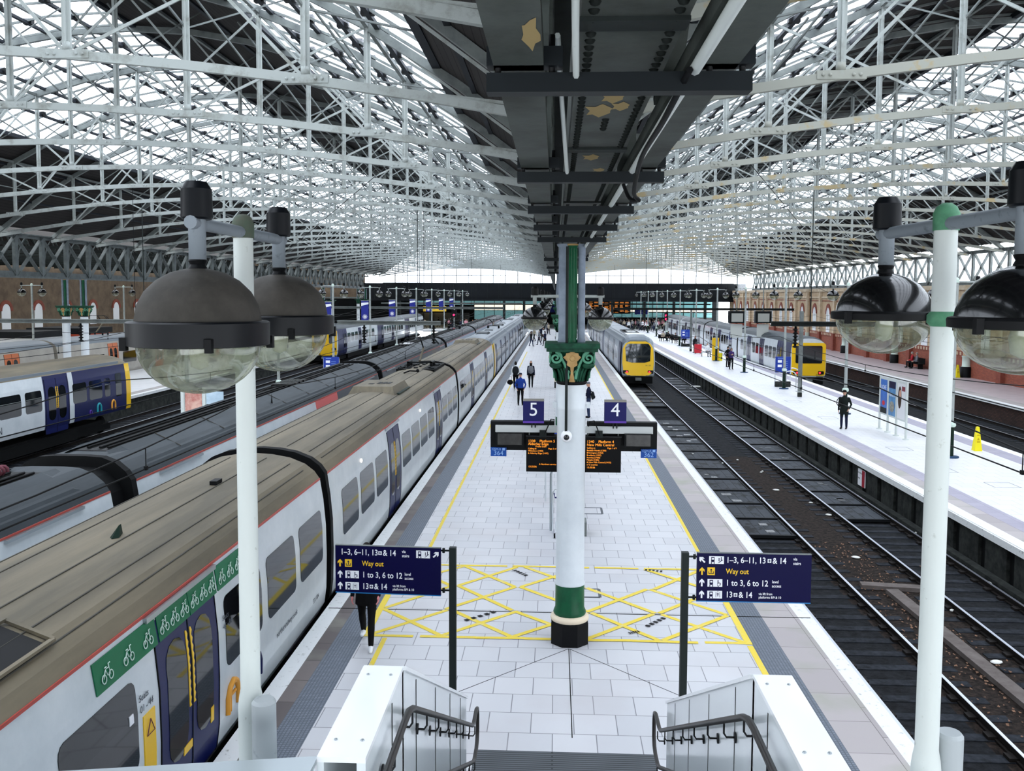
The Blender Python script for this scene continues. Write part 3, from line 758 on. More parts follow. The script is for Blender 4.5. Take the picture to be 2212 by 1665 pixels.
lp = B(lightpane).add([(31.6, 0, 6.9), (31.6, 160, 6.9), (31.6, 160, 9.4), (31.6, 0, 9.4)], [(0, 1, 2, 3)])
struct('window_clerestory', lp)
# ------------------------------------------------------------------ outer left bay
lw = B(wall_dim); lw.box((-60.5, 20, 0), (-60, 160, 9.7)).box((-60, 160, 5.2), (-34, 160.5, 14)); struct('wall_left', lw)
ol = B(boards)
for i in range(20):
    s0, s1 = 28*i/20, 28*(i+1)/20
    if i in (4, 5, 9, 10, 15): continue
    za, zb_ = 9.5+5*(1-((s0-14)/14)**2), 9.5+5*(1-((s1-14)/14)**2)
    ol.add([(-31.5-s0, 10, za), (-31.5-s1, 10, zb_), (-31.5-s1, 160, zb_), (-31.5-s0, 160, za)], [(0, 1, 2, 3)])
ob = struct('ceiling_outer_left', ol); md = ob.modifiers.new('thick', 'SOLIDIFY'); md.thickness = .08; md.offset = 1
tb_ = B(irondark)
for k in range(24):
    y = 18+5.8*k
    for i in range(14):
        s0, s1 = 2*i, 2*i+2; tb_.bar((-31.5-s0, y, 9.0), (-31.5-s1, y, 9.0), .1, .2); tb_.bar((-31.5-s0, y, 9.0), (-31.5-s1, y, 9.4+4.8*(1-((s1-14)/14)**2)), .06, .1)
struct('beam_outer_left', tb_)
for i in range(20):
    y = 34+6.2*i
    wn = thing('arched_window', 'bright round-headed window in the far left cream wall', 'window', (-59.98, y, 2.0), group='arched windows of the far left wall')
    pts = [(-.8, 0), (.8, 0)]+[(.8*math.cos(a), 2.0+.8*math.sin(a)) for a in [PI*k/10 for k in range(11)]]
    B(winwhite).prism(pts, (0, 0, 0), (0, 1, 0), (0, 0, 1), (1, 0, 0), -.1, .04).build('pane', wn)
    m = B(terracotta)
    for k in range(10):
        a0, a1 = PI*k/10, PI*(k+1)/10
        m.prism([(.82*math.cos(a0), 2+.82*math.sin(a0)), (1.2*math.cos(a0), 2+1.2*math.sin(a0)), (1.2*math.cos(a1), 2+1.2*math.sin(a1)), (.82*math.cos(a1), 2+.82*math.sin(a1))], (0, 0, 0), (0, 1, 0), (0, 0, 1), (1, 0, 0), -.1, .12)
    m.build('arch', wn)
# ------------------------------------------------------------------ cast iron columns
def spiral(m, cx, cz, y, r0_, r1_, turns, a0, sgn, tube_r, off):
    pts = []; N = 30
    for i in range(N+1):
        t = i/N; a = a0+sgn*turns*2*PI*t; r = r0_+(r1_-r0_)*t
        pts.append((cx+r*math.cos(a), y-0.01*t, cz+r*math.sin(a)))
    m.tube(pts, [tube_r*(1-.45*i/N) for i in range(N+1)], 6)
def column(label, x, y, full=True, group=None, top=6.86):
    t = thing('cast_iron_column', label, 'column', (x, y, 0), group=group)
    seg = 24 if full else 12
    B(black_matt).lathe([(.345, 0), (.345, .36), (.33, .40), (.0, .40)], (0, 0, 0), 8, smooth=False, a0=PI/8).build('plinth', t)
    B(cream, smooth=True).lathe([(.32, .40), (.335, .43), (.325, .47), (.285, .50), (.0, .50)], (0, 0, 0), seg).build('base_ring', t)
    B(colgreen, smooth=True).lathe([(.27, .5), (.285, .53), (.275, .57), (.252, .62), (.25, 1.0), (.256, 1.03)], (0, 0, 0), seg).build('green_band', t)
    B(colwhite, smooth=True).lathe([(.262, 1.03), (.262, 1.06), (.246, 1.08), (.24, 2.8), (.243, 4.05), (.247, 4.06), (.247, 4.12), (.242, 4.13), (.240, 4.52)], (0, 0, 0), seg).build('shaft', t)
    cp = B(capgreen, smooth=True).lathe([(.240, 4.5), (.255, 4.53), (.25, 4.56), (.255, 4.6), (.27, 4.75), (.31, 4.95), (.37, 5.06)], (0, 0, 0), seg)
    cp.use(black_matt, True).lathe([(.245, 4.49), (.262, 4.51), (.262, 4.55), (.245, 4.56)], (0, 0, 0), seg)
    cp.use(capgreen).prism(rrect(-.43, -.43, .43, .43, .06), (0, 0, 0), (1, 0, 0), (0, 1, 0), (0, 0, 1), 5.06, 5.12)
    cp.prism(rrect(-.46, -.46, .46, .46, .05), (0, 0, 0), (1, 0, 0), (0, 1, 0), (0, 0, 1), 5.12, 5.2)
    c = cp.build('capital', t)
    if full:
        for q in range(4):
            R_ = Matrix.Rotation(q*PI/2, 4, 'Z')
            vm = B(capgreen_light, smooth=True)
            for s in (-1, 1):
                spiral(vm, s*.27, 4.955, -.36, .105, .012, 1.6, PI/2, s, .026, None)
                vm.tube([(s*.06, -.285, 4.6), (s*.08, -.29, 4.72), (s*.13, -.32, 4.86), (s*.19, -.35, 4.97), (s*.27, -.36, 5.06)], [.03, .028, .026, .024, .026], 6)
                vm.tube([(s*.03, -.27, 4.7), (s*.06, -.30, 4.74), (s*.09, -.29, 4.69), (s*.07, -.28, 4.64)], .018, 5)
            vm.v = [tuple(R_ @ Vector(v)) for v in vm.v]; vm.build('volute', c)
            lm = B(capgreen, smooth=True)
            for s in (-1, 1):
                lm.ball((s*.25, -.30, 4.83), .075, 1.2, 1.1, .8, 8, 6)
                for k in range(4): lm.tube([(s*(.05+.04*k), -.26, 4.56), (s*(.07+.045*k), -.28, 4.7), (s*(.09+.05*k), -.32, 4.8-.01*k)], [.022, .028, .012], 5)
            lm.v = [tuple(R_ @ Vector(v)) for v in lm.v]; lm.build('acanthus_leaf', c)
            fm = B(capgold)
            pts = [(-.05, 4.55), (.05, 4.55), (.02, 4.7), (.03, 4.8), (.09, 4.84), (.08, 4.9), (.15, 4.97), (.11, 5.0), (.1, 5.04), (.04, 5.05), (0, 5.14), (-.04, 5.05), (-.1, 5.04), (-.11, 5.0), (-.15, 4.97), (-.08, 4.9), (-.09, 4.84), (-.03, 4.8), (-.02, 4.7)]
            fm.prism([(a_, z_-4.55) for a_, z_ in pts], (0, -.262, 4.55), (1, 0, 0), (0, -.19, 1), (0, -1, -.19), 0, .022)
            fm.use(capgold, True).ball((0, -.36, 4.95), .05, 1, .7, 1, 8, 6)
            fm.v = [tuple(R_ @ Vector(v)) for v in fm.v]; fm.build('gilt_flower', c)
    for i, (dx, r, mt) in enumerate(((-.165, .068, colblue), (.0, .073, colgreen), (.155, .062, colblue))):
        m = B(mt, smooth=True).lathe([(r*1.15, 5.2), (r*1.15, 5.24), (r, 5.27), (r, top-.06), (r*1.35, top-.04), (r*1.5, top-.02), (r*1.5, top)], (dx, 0, 0), 14)
        if i == 1 and full:
            for k in range(10): m.tube([(dx+r*math.cos(k*PI/5), r*math.sin(k*PI/5), 5.27), (dx+r*math.cos(k*PI/5), r*math.sin(k*PI/5), top-.07)], .012, 5)
            m.use(capgold, True).lathe([(r*1.5, top-.03), (r*1.65, top-.015), (r*1.5, top)], (dx, 0, 0), 14)
        m.build('upper_shaft', t)
    return t
main_col = column('nearest white column with green and gold leaf capital and black octagonal plinth', .285, 15.35)
B(irondark, (.285, 15.35, 0)).box((.17, 15.02, 3.66), (.215, 15.07, 6.8)).build('cable_duct', main_col)
cl2 = B(colwhite, (.285, 15.35, 0)); cl2.box((-.03, 15.3, 4.08), (.03, 15.4, 4.18)).box((.54, 15.3, 4.08), (.6, 15.4, 4.18)); cl2.build('clamp', main_col)
for i in range(1, 6):
    column('white column with green capital standing behind the nearest column, %s along the platform' % ORD[i], .285, 15.35+21.5*i, full=(i == 1), group='centre platform columns')
k = 0
for i in range(1, 7):
    for dx in (-.6, .6):
        column('pale column with green gilt capital of a pair under the left lattice girder', -30.75+dx, 13.5+21.5*i, full=(i <= 2), group='paired left columns')
for i in range(0, 7):
    t = thing('wall_column', 'cream half column with green banded base against the right brick wall', 'column', (30.6, 26+14.2*i, 0), group='right wall columns')
    B(black_matt, smooth=True).lathe([(.42, 0), (.42, .75), (.3, .8)], (0, 0, 0), 16).build('plinth', t)
    B(collar_green, smooth=True).lathe([(.32, .78), (.32, .84), (.29, .86), (.29, 1.5), (.32, 1.52), (.32, 1.6)], (0, 0, 0), 16).build('green_band', t)
    B(wall_stone, smooth=True).lathe([(.25, 1.6), (.22, 6.4), (.34, 6.5), (.34, 6.86)], (0, 0, 0), 16).build('shaft', t)
cc = thing('security_camera', 'white dome camera with black eye fixed low on the nearest column', 'camera', (.2, 15.06, 3.637))
B(signwhite, smooth=True).lathe([(.001, -.09), (.06, -.085), (.095, -.03), (.095, .03)], (0, 0, 0), 20, axis='Y').build('housing', cc)
B(tr_glass, smooth=True).ball((0, -.075, -.01), .05, 1, 1, 1, 14, 8).build('eye', cc)

# ------------------------------------------------------------------ platform number signs and screens on the nearest column
cb = thing('screen_bracket', 'pale horizontal beam clamped across the nearest column carrying the screens', 'bracket', (.285, 15.6, 3.66))
B(armwhite, (.285, 15.6, 3.66)).box((-1.03, 15.57, 3.615), (.1, 15.66, 3.73)).box((.47, 15.57, 3.61), (1.7, 15.66, 3.725)).box((.05, 15.57, 3.62), (.52, 15.66, 3.72)).build('beam', cb)
q = B(black_matt, (.285, 15.6, 3.66), True)
for pts in ([(.0, 15.5, 3.85), (-.06, 15.5, 3.86), (-.12, 15.5, 3.72), (-.17, 15.52, 3.6), (-.18, 15.55, 3.55)], [(.58, 15.5, 3.74), (.6, 15.5, 3.82), (.68, 15.5, 3.84), (.74, 15.5, 3.7), (.78, 15.52, 3.58)]): q.tube(pts, .012, 6)
q.build('cable', cb)
q = B(irondark, (.285, 15.6, 3.66))
for x in (-.2, .77): q.cbox((x, 15.56, 3.6), (.12, .1, .12))
q.build('joint_box', cb)
for n, xa, xb, za, zb2, side in (('5', -.546, -.184, 3.788, 4.203, 'left'), ('4', .856, 1.234, 3.803, 4.2, 'right')):
    s = thing('platform_number_sign', 'square navy sign with white number %s above the %s screen' % (n, side), 'sign', ((xa+xb)/2, 15.5, za))
    o = ((xa+xb)/2, 15.5, za)
    B(numblue, o).box((xa, 15.5, za+.035), (xb, 15.6, zb2-.035)).build('panel', s)
    B(numpurple, o).box((xa, 15.495, za), (xb, 15.6, za+.035)).build('purple_strip', s)
    B(mat('sign_top_'+n, '#8b8880', .7), o).box((xa, 15.5, zb2-.035), (xb, 15.6, zb2)).build('dusty_top', s)
    text(n, (0.0, -.004, (zb2-za)/2+.02), .33, signwhite, s, align='CENTER')
    B(irondark, o).box((-.04+o[0], 15.55, 3.7), (-.02+o[0], 15.6, za)).box((.02+o[0], 15.55, 3.7), (.04+o[0], 15.6, za)).build('stem', s)
for side, xa, xb, za, zb2, ma, mb2 in (('left', -1.121, -.0, 3.28, 3.788, -.985, -.566), ('right', .57, 1.784, 3.285, 3.789, 1.237, 1.652)):
    o = ((xa+xb)/2, 15.75, za)
    s = thing('driver_monitor', 'dark flat monitor housing behind the %s end of the beam' % side, 'monitor', o)
    B(monitor_m, o).box((xa, 15.68, za), (xb, 15.86, zb2)).build('case', s)
    m = B(monitor_m, o); m.box((ma-.03, 15.5, 3.39), (mb2+.03, 15.68, 3.615)); m.build('screen_box', s)
    B(monitor_face, o).box((ma, 15.49, 3.405), (mb2, 15.5, 3.6)).build('screen_face', s)
for n, xa, xb, side in (('364', -1.113, -.839, 'left'), ('362', 1.502, 1.774, 'right')):
    o = ((xa+xb)/2, 15.62, 3.18)
    s = thing('radio_sign', 'small blue sign numbered %s under the %s monitor' % (n, side), 'sign', o)
    B(tagblue, o).box((xa, 15.62, 3.18), (xb, 15.66, 3.335)).build('plate', s)
    text('GSM-R', (-.115, -.004, .122), .055, tagtext, s); text(n, (0, -.004, .055), .115, tagtext, s, align='CENTER')
    m = B(tagtext, o); m.box((xb-.07, 15.615, 3.285), (xb-.025, 15.62, 3.325)); m.build('symbol', s)
LTXT = [(.05, .145, '1338    Platform 5', .078), (.05, .225, 'Alderley Edge', .078), (.26, .295, 'Front train', .052), (.05, .355, 'Calling at:', .046), (.62, .355, 'Page 2 of 2', .046), (.05, .42, 'Wilmslow (1402)', .046), (.05, .485, '& Alderley Edge (1407)', .046), (.36, .79, 'A Northern service', .046), (.06, .86, '13:35:56', .052)]
RTXT = [(.05, .145, '1340    Platform 4', .078), (.05, .235, 'New Mills Central', .078), (.05, .32, 'Calling at:', .046), (.62, .32, 'Page 1 of 1', .046)] + [(.05, .39+.066*i, s, .046) for i, s in enumerate(('Reddish North (1350)', 'Brinnington (1353)', 'Bredbury (1357)', 'Romiley (1400)', 'Marple (1405)', '& New Mills Central (1415)', 'of 2 coaches'))]+[(.05, .865, '13:35:56', .052)]
for side, xa, xb, tx in (('left', -.49, .13, LTXT), ('right', .532, 1.157, RTXT)):
    o = ((xa+xb)/2, 15.6, 2.92); hh = .63; ww = xb-xa
    s = thing('departure_screen', 'black departure screen with amber text hanging on the %s of the nearest column' % side, 'screen', o)
    B(screenblack, o).box((xa, 15.6, 2.92), (xb, 15.72, 3.55)).build('case', s)
    B(mat('screen_lip_'+side, '#15171a', .4), o).box((xa, 15.52, 3.55), (xb, 15.74, 3.565)).build('hood', s)
    m = B(irongrey, o)
    for x in (xa+.05, xb-.05): m.bar((x, 15.62, 3.56), (x, 15.62, 3.66), .02, .02)
    m.build('hanger', s)
    for fx, fy, b, sz in tx: text(b, (-ww/2+fx*ww, -.004, hh*(1-fy)), sz*.82, led, s, ext=0.0005)

# ------------------------------------------------------------------ lamps
mat('box_paint', '#aab0b2', .5, noise=10, col2='#7d8284', lo=.25, hi=.4)
def lamp(name, label, loc, rz, z_arm, half, kind, pole_r, cap_top, base=True, group=None, pole_top=None, hi=True):
    """twin globe lamp post, arm along local x"""
    dusty_ = kind == 'dusty'; seg = 32 if hi else 14
    pm = {'dusty': postwhite, 'gloss': postwhite, 'row': ironwhite}[kind]
    t = thing('lamp_post', label, 'lamp post', loc, rz, group)
    if kind == 'row':
        B(postergreen, smooth=True).lathe([(.11, .05), (.1, 1.1), (.12, 1.15)], (0, 0, 0), seg).build('green_base', t)
        B(baseblue, smooth=True).lathe([(.3, 0), (.3, .05), (.11, .06)], (0, 0, 0), seg).build('flange', t)
        B(collar_green, smooth=True).lathe([(.13, 1.15), (.16, 1.2), (.15, 1.3), (.1, 1.34)], (0, 0, 0), seg).build('collar', t)
        B(pm, smooth=True).lathe([(pole_r*1.1, 1.3), (pole_r, 3), (pole_r*.95, z_arm)], (0, 0, 0), seg).build('pole', t)
        B(collar_green, smooth=True).lathe([(pole_r*1.15, z_arm-.03), (pole_r*1.2, z_arm+.08), (pole_r*.7, z_arm+.15), (.001, z_arm+.17)], (0, 0, 0), seg).build('cap', t)
    else:
        B(pm, smooth=True).lathe([(pole_r*1.32, 0), (pole_r*1.3, 3.38), (pole_r*1.2, 3.44), (pole_r*1.02, 3.5), (pole_r, 4.5), (pole_r*.97, z_arm+.05)], (0, 0, 0), seg).build('pole', t)
        B(domegreen if kind == 'gloss' else mat('dome_dirty', '#3f5a4a', .6, noise=6, col2='#5a5a50'), smooth=True).lathe([(pole_r*1.08, cap_top-.14), (pole_r*1.1, cap_top-.05), (pole_r*.85, cap_top-.015), (pole_r*.4, cap_top+.005), (.001, cap_top+.008)], (0, 0, 0), seg).build('cap', t)
        if kind == 'gloss': B(domegreen, smooth=True).lathe([(pole_r*1.0, 5.84), (pole_r*1.3, 5.86), (pole_r*1.3, 5.9), (pole_r*1.0, 5.92)], (0, 0, 0), seg).build('clamp_ring', t)
        b = B(MATS['box_paint']).rings([(.0, 2.9), (.075, 2.9), (.075, 3.56), (.06, 3.58), (.0, 3.58)], (.03, -.15 if kind == 'dusty' else -.05, 0), 14)
        o = b.build('junction_box', t)
        if kind == 'dusty': o.location = (-.14, .03, -.1)
        else: o.location = (.0, -.09, 0)
    ar = .036 if kind != 'row' else .035
    B(postgrey if kind != 'row' else ironwhite, smooth=True).tube([(-half-.09, 0, z_arm), (half+.09, 0, z_arm)], ar, 12).build('arm', t)
    for s in (-1, 1):
        x = s*half
        h = B(postgrey if kind != 'row' else ironwhite, smooth=True).lathe([(.046, z_arm+.05), (.046, z_arm-.2), (.001, z_arm-.2)], (x, 0, 0), 12).build('drop_pipe', t)
        B(lampband if kind != 'row' else black_matt).rings([(.001, z_arm+.22), (.055, z_arm+.22), (.08, z_arm+.18), (.083, z_arm+.03), (.075, z_arm+.02), (.001, z_arm+.02)], (x, 0, 0), 16 if hi else 10).build('ballast_can', t)
        zd = z_arm-.24
        B(black_matt).rings([(.038, zd+.06), (.05, zd+.04), (.04, zd+.02), (.05, zd), (.05, zd-.02)], (x, 0, 0), 12).build('neck', t)
        if kind == 'dusty':
            dome = [(.001, 0), (.06, -.002), (.14, -.022), (.215, -.065), (.275, -.125), (.312, -.195), (.326, -.27), (.328, -.285)]
            rim = [(.33, -.28), (.36, -.282), (.372, -.29), (.37, -.41), (.345, -.415), (.325, -.40)]
            gl = [(.325*math.cos(a), -.40-.275*math.sin(a)) for a in [PI/2*i/10 for i in range(11)]]; dm = dusty; bandm = lampband
        else:
            dome = [(.001, 0), (.06, -.006), (.13, -.03), (.2, -.075), (.25, -.135), (.278, -.2), (.286, -.245)]
            rim = [(.286, -.235), (.31, -.24), (.315, -.25), (.312, -.285), (.285, -.29)]
            gl = [(.284*math.cos(a), -.285-.215*math.sin(a)) for a in [PI/2*i/10 for i in range(11)]]; dm = black_gloss; bandm = black_matt
            if kind == 'row': gl = [(.284*math.cos(a), -.285-.27*math.sin(a)) for a in [PI/2*i/10 for i in range(11)]]
        hd = B(dm, smooth=True).lathe([(r, zd+z) for r, z in dome], (x, 0, 0), seg).build('lamp_hood', t)
        B(bandm).rings([(r, zd+z) for r, z in rim], (x, 0, 0), seg if hi else 12).build('rim', hd)
        B(globeglass, smooth=True).lathe([(r, zd+z) for r, z in gl], (x, 0, 0), seg).build('globe', t)
        if hi and kind != 'row':
            for a in (PI*.5, PI*1.5, 0, PI):
                clp = B(black_matt); rr_ = rim[2][0]+.005; clp.cbox((x+rr_*math.cos(a+.5), rr_*math.sin(a+.5), zd+rim[3][1]+.01), (.035, .035, .07))
                clp.build('clip', hd)
            B(mat('lamp_inner_%d' % len(MATS), '#cfd0c4', .4) if 'li' not in MATS else MATS['li'], smooth=True).lathe([(.04, zd+rim[3][1]+.02), (.055, zd+rim[3][1]-.05), (.045, zd+rim[3][1]-.12), (.001, zd+rim[3][1]-.14)], (x, 0, 0), 12).build('bulb', t)
    return t
MATS['li'] = mat('bulb_milk', '#d8d9cc', .4)
lamp('lamp_post', 'white twin lamp post at the left with dusty grey hoods and thick black rims', (-1.92, 5.5, 0), PI/2-.0, 6.375, .715, 'dusty', .061, 6.48)
lamp('lamp_post', 'white twin lamp post at the right with glossy black hoods and bright green cap', (2.075, 4.95, 0), PI/2+.055, 6.385, .75, 'gloss', .061, 6.49)
lr = None
for i in range(11):
    y = 34.2+12.35*i
    lab = 'white twin globe lamp post on the bright right platform, %s one along' % ORD[i]
    if lr is None: lr = lamp('lamp_post', lab, (14.8, y, 0), 0, 6.54, .76, 'row', .075, 0, group='lamp posts on the right platform', hi=False)
    else: dup(lr, (14.8, y, 0), label=lab, group='lamp posts on the right platform')
for i in range(10):
    dup(lr, (-15.0, 36+12.2*i, 0), label='white twin globe lamp post behind the grey-roofed train, %s one along' % ORD[i], group='lamp posts on the left platform')
for i in range(6):
    dup(lr, (.28, 21.0+12.3*i, -.57), label='twin globe lamp post behind the nearest column, %s one along the centre platform' % ORD[i], group='lamp posts on the centre platform')
for i in range(5):
    dup(lr, (-38, 50+14*i, 0), label='white twin globe lamp post beyond the paired left columns', group='lamp posts on the outer left platform')

# ------------------------------------------------------------------ stairs, parapets, handrails
st = thing('staircase', 'grey staircase coming down to the platform in the lower middle', 'stairs', (.17, 10.9, 0))
m = B(stair_m, (.17, 10.9, 0)); n = 14
for i in range(n):
    m.box((-1.03, 6.2+4.5*i/n, 0), (1.34, 6.2+4.5*(i+1)/n, 2.3*(1-(i+.5)/n)))
m.build('flight', st)
B(stair_m, (.17, 10.9, 0)).box((-1.03, 4.0, 2.15), (1.36, 6.2, 2.3)).build('landing', st)
B(cordu, (.17, 10.9, 0)).box((-1.02, 10.75, 0), (1.34, 11.5, .006)).build('corduroy_strip', st)
for side, xi, xo in (('left', -1.035, -1.31), ('right', 1.362, 1.623)):
    s = 1 if xi > 0 else -1; o = (xi, 8, 0)
    t = thing('stair_parapet', 'white panelled parapet with flat cap on the %s of the stairs' % side, 'parapet', o)
    prof = [(4.8, 0), (10.5, 0), (10.5, 1.16), (6.05, 3.4), (4.8, 3.4)]
    m = B(panelwhite, o); m.prism(prof, (xi, 0, 0), (0, 1, 0), (0, 0, 1), (1, 0, 0), 0 if s > 0 else -.05, .05 if s > 0 else 0); m.build('inner_panel', t)
    m = B(capwhite, o); m.box((min(xi, xo), 4.8, 3.4), (max(xi, xo), 6.05, 3.43)); m.prism([(6.05, 3.4), (10.5, 1.16), (10.5, 1.19), (6.05, 3.43)], (xi, 0, 0), (0, 1, 0), (0, 0, 1), (1, 0, 0), -.02 if s > 0 else -.08, .08 if s > 0 else .02); m.build('cap', t)
    m = B(panelwhite, o); m.box((min(xo, xo-s*.04), 4.8, 0), (max(xo, xo-s*.04), 6.05, 3.4)).box((min(xi, xo), 6.0, 0), (max(xi, xo), 6.05, 3.4)); m.build('outer_panel', t)
    jm = B(irondark, o)
    for y in (5.6, 6.6, 7.7, 8.8, 9.8):
        zt_ = 3.4 if y < 6.05 else 3.4-(y-6.05)*.5034
        jm.box((xi-.002-s*.0, y, .3), (xi+.002-s*.002, y+.012, zt_-.03)) if s < 0 else jm.box((xi-.003, y, .3), (xi+.001, y+.012, zt_-.03))
    jm.build('panel_joint', t)
    bo = B(alu, o)
    for x in (xi+s*.06, xo-s*.06):
        for y in (5.0, 5.9): bo.lathe([(.012, 3.43), (.01, 3.436), (.001, 3.437)], (x, y, 0), 8)
    bo.build('cap_screw', t)
    hr = thing('handrail', 'dark double handrail on the %s stair parapet' % side, 'handrail', (xi-s*.09, 8, 0))
    x = xi-s*.09; off = (x, 8, 0)
    zu = 3.27; pts = [(x, 4.0, zu), (x, 5.6, zu), (x, 5.75, zu-.015), (x, 5.9, zu-.07), (x, 10.35, .9), (x, 10.5, .86), (x, 10.85, .86), (x, 10.97, .82), (x, 11.02, .72), (x, 11.02, .5), (x, 10.96, .4), (x, 10.85, .36), (x, 10.6, .36), (x, 10.45, .4), (x, 5.95, 2.6), (x, 5.8, 2.66), (x, 5.65, 2.68), (x, 4.0, 2.68)]
    B(handrail_m, off, True).tube(pts, .024, 10).build('rail', hr)
    for i in range(9):
        y = 5.2+.68*i
        for up in (0, 1):
            z = (zu if y < 5.85 else zu-.07-(y-5.9)*.5157) if up else (2.68 if y < 5.8 else 2.6-(y-5.95)*.489)
            bm_ = B(handrail_b, off, True)
            bm_.tube([(x, y, z-.01), (x, y, z-.1), (x+s*.02, y, z-.13), (x+s*.085, y, z-.13)], .008, 6)
            bm_.lathe([(.001, 0), (.04, 0), (.04, .012), (.001, .012)], (x+s*.078, y, z-.13), 12, axis='X'); bm_.build('wall_bracket', hr)
    y = 4.8
    t2 = thing('landing_parapet', 'grey cross parapet with metal cap at the bottom %s' % side, 'parapet', ((xo+s*1.5), 4.8, 0))
    off2 = (xo+s*1.5, 4.8, 0)
    if s < 0: pl = [(xo, 4.83), (xo, 4.6), (xo-3.1, 4.06), (xo-3.1, 4.29)]
    else: pl = [(xo, 4.83), (xo+.25, 4.8), (xo+.25, 4.6), (xo, 4.6)]
    B(alu, off2).prism(pl, (0, 0, 0), (1, 0, 0), (0, 1, 0), (0, 0, 1), 3.39, 3.42).build('cap', t2)
    p_ = [(px_, py_*.5+sum(q[1] for q in pl if abs(q[0]-px_) < .01)/2*.5) for px_, py_ in pl]
    B(panelwhite, off2).prism(p_, (0, 0, 0), (1, 0, 0), (0, 1, 0), (0, 0, 1), 0, 3.39).build('panel', t2)

# ------------------------------------------------------------------ wayfinding signs
def wayfinder(label, x0, z0, Wd, Hd, y, rz, postx, left):
    t = thing('direction_sign', label, 'sign', (postx, y, 0))
    B(postdark).cbox((0, 0, 1.355), (.09, .09, 2.71)).use(irondark).box((-.05, -.05, 0), (.05, .05, .02)).build('post', t)
    br = B(irondark); d = -1 if left else 1
    for z in (z0+.05, z0+Hd-.06):
        br.bar((0, 0, z), (d*.16, 0, z), .02, .02); br.lathe([(.001, -.03), (.018, -.03), (.018, .03), (.001, .03)], (d*.12, 0, z), 8)
    br.build('bracket', t)
    p = bpy.data.objects.new('sign_panel', B(signblue).box((0, -.02, .012), (Wd, .02, Hd-.008)).use(signcyan).box((0, -.021, 0), (Wd, .021, .012)).use(irongrey).box((0, -.021, Hd-.008), (Wd, .021, Hd)).mesh('sign_panel'))
    COL.objects.link(p); p.parent = t; p.location = (x0-postx, 0, z0); p.rotation_euler = (0, 0, rz)
    # child plates sit on the face at y = -0.022
    def T(b, fx, fy, sz, m=signwhite, al='LEFT', sx=.84): return text(b, (fx*Wd, -.0225, Hd*(1-fy)), sz*Hd, m, p, align=al, sx=sx, bold=.012)
    def G(name, m, polys):
        mb = B(m)
        for q in polys: mb.prism([(fx*Wd, Hd*(1-fy)) for fx, fy in q], (0, 0, 0), (1, 0, 0), (0, 0, 1), (0, -1, 0), .0205, .0235)
        return mb.build(name, p)
    def H(name, m, polys, lift=.0245):
        mb = B(m)
        for q in polys: mb.prism([(fx*Wd, Hd*(1-fy)) for fx, fy in q], (0, 0, 0), (1, 0, 0), (0, 0, 1), (0, -1, 0), .0235, lift)
        return mb.build(name, p)
    asp = Hd/Wd
    def arrow(cx, cy, ang, m):
        base = [(-.011, -.45), (.011, -.45), (.011, .1), (.028, -.08), (.042, .07), (0, .5), (-.042, .07), (-.028, -.08), (-.011, .1)]
        # x in units of Hd fraction: rebuild square
        sq = [(-.016, -.075), (.016, -.075), (.016, .02), (.05, -.015), (.05, .03), (0, .08), (-.05, .03), (-.05, -.015), (-.016, .02)]
        c, s2 = math.cos(ang), math.sin(ang)
        G('arrow', m, [[(cx+(c*a-s2*b)*asp, cy-(s2*a+c*b)) for a, b in sq]])
    def rect(cx, cy, w_, h_): return [(cx-w_/2, cy+h_/2), (cx+w_/2, cy+h_/2), (cx+w_/2, cy-h_/2), (cx-w_/2, cy-h_/2)]
    def train(cx, cy):
        H('train_symbol', signblue, [rect(cx, cy-.01, .03, .1), rect(cx-.012, cy+.06, .008, .03), rect(cx+.012, cy+.06, .008, .03)])
        H('train_symbol', signwhite, [rect(cx, cy-.025, .018, .035)], .0255)
    def plane(cx, cy):
        G('airport_symbol', signwhite, [rect(cx, cy, .032, .075)]); H('airport_symbol', signblue, [rect(cx, cy, .006, .055), rect(cx, cy, .024, .014)])
    r1, r2, r3, r4 = .145, .375, .61, .85
    tx = .05 if left else .255
    T('1–3, 6–11, 13', tx, r1, .17); plane(tx+.378, r1); T('& 14', tx+.405, r1, .17)
    T('via', tx+.585, r1-.045, .085); T('stairs', tx+.585, r1+.045, .085)
    bx = .835 if left else .17
    G('symbol_plate', signwhite, [rect(bx, r1, .13, .155)]); train(bx-.032, r1)
    H('stairs_symbol', signblue, [[(bx+.012, r1+.06), (bx+.02, r1+.06), (bx+.056, r1-.0), (bx+.05, r1-.01)], rect(bx+.022, r1-.01, .007, .07), rect(bx+.042, r1-.03, .007, .07)])
    arrow(.955 if left else .045, r1, -PI/4 if left else PI/4, signwhite)
    arrow(.045, r2, 0, signyellow)
    bx = .125
    G('symbol_plate', signyellow, [rect(bx, r2, .066, .155)])
    H('exit_symbol', signblue, [rect(bx, r2+.045, .045, .014), rect(bx-.02, r2+.025, .006, .05), rect(bx+.02, r2+.025, .006, .05), rect(bx, r2-.01, .007, .08), [(bx-.015, r2-.015), (bx, r2-.055), (bx+.015, r2-.015), (bx, r2-.035)]])
    T('Way out', .255, r2, .15, signyellow)
    for ry in (r3, r4):
        arrow(.045, ry, 0, signwhite); G('symbol_plate', signwhite, [rect(.16, ry, .13, .155)]); train(.16-.032, ry)
    H('wheelchair_symbol', signblue, [rect(.187, r3-.02, .008, .07), rect(.197, r3, .02, .012), rect(.207, r3+.025, .007, .05)]+[[(.19+.018*math.cos(a)*.6, r3+.035+.04*math.sin(a)), (.19+.013*math.cos(a)*.6, r3+.035+.028*math.sin(a)), (.19+.013*math.cos(a+.5)*.6, r3+.035+.028*math.sin(a+.5)), (.19+.018*math.cos(a+.5)*.6, r3+.035+.04*math.sin(a+.5))] for a in [.2+.5*k for k in range(8)]])
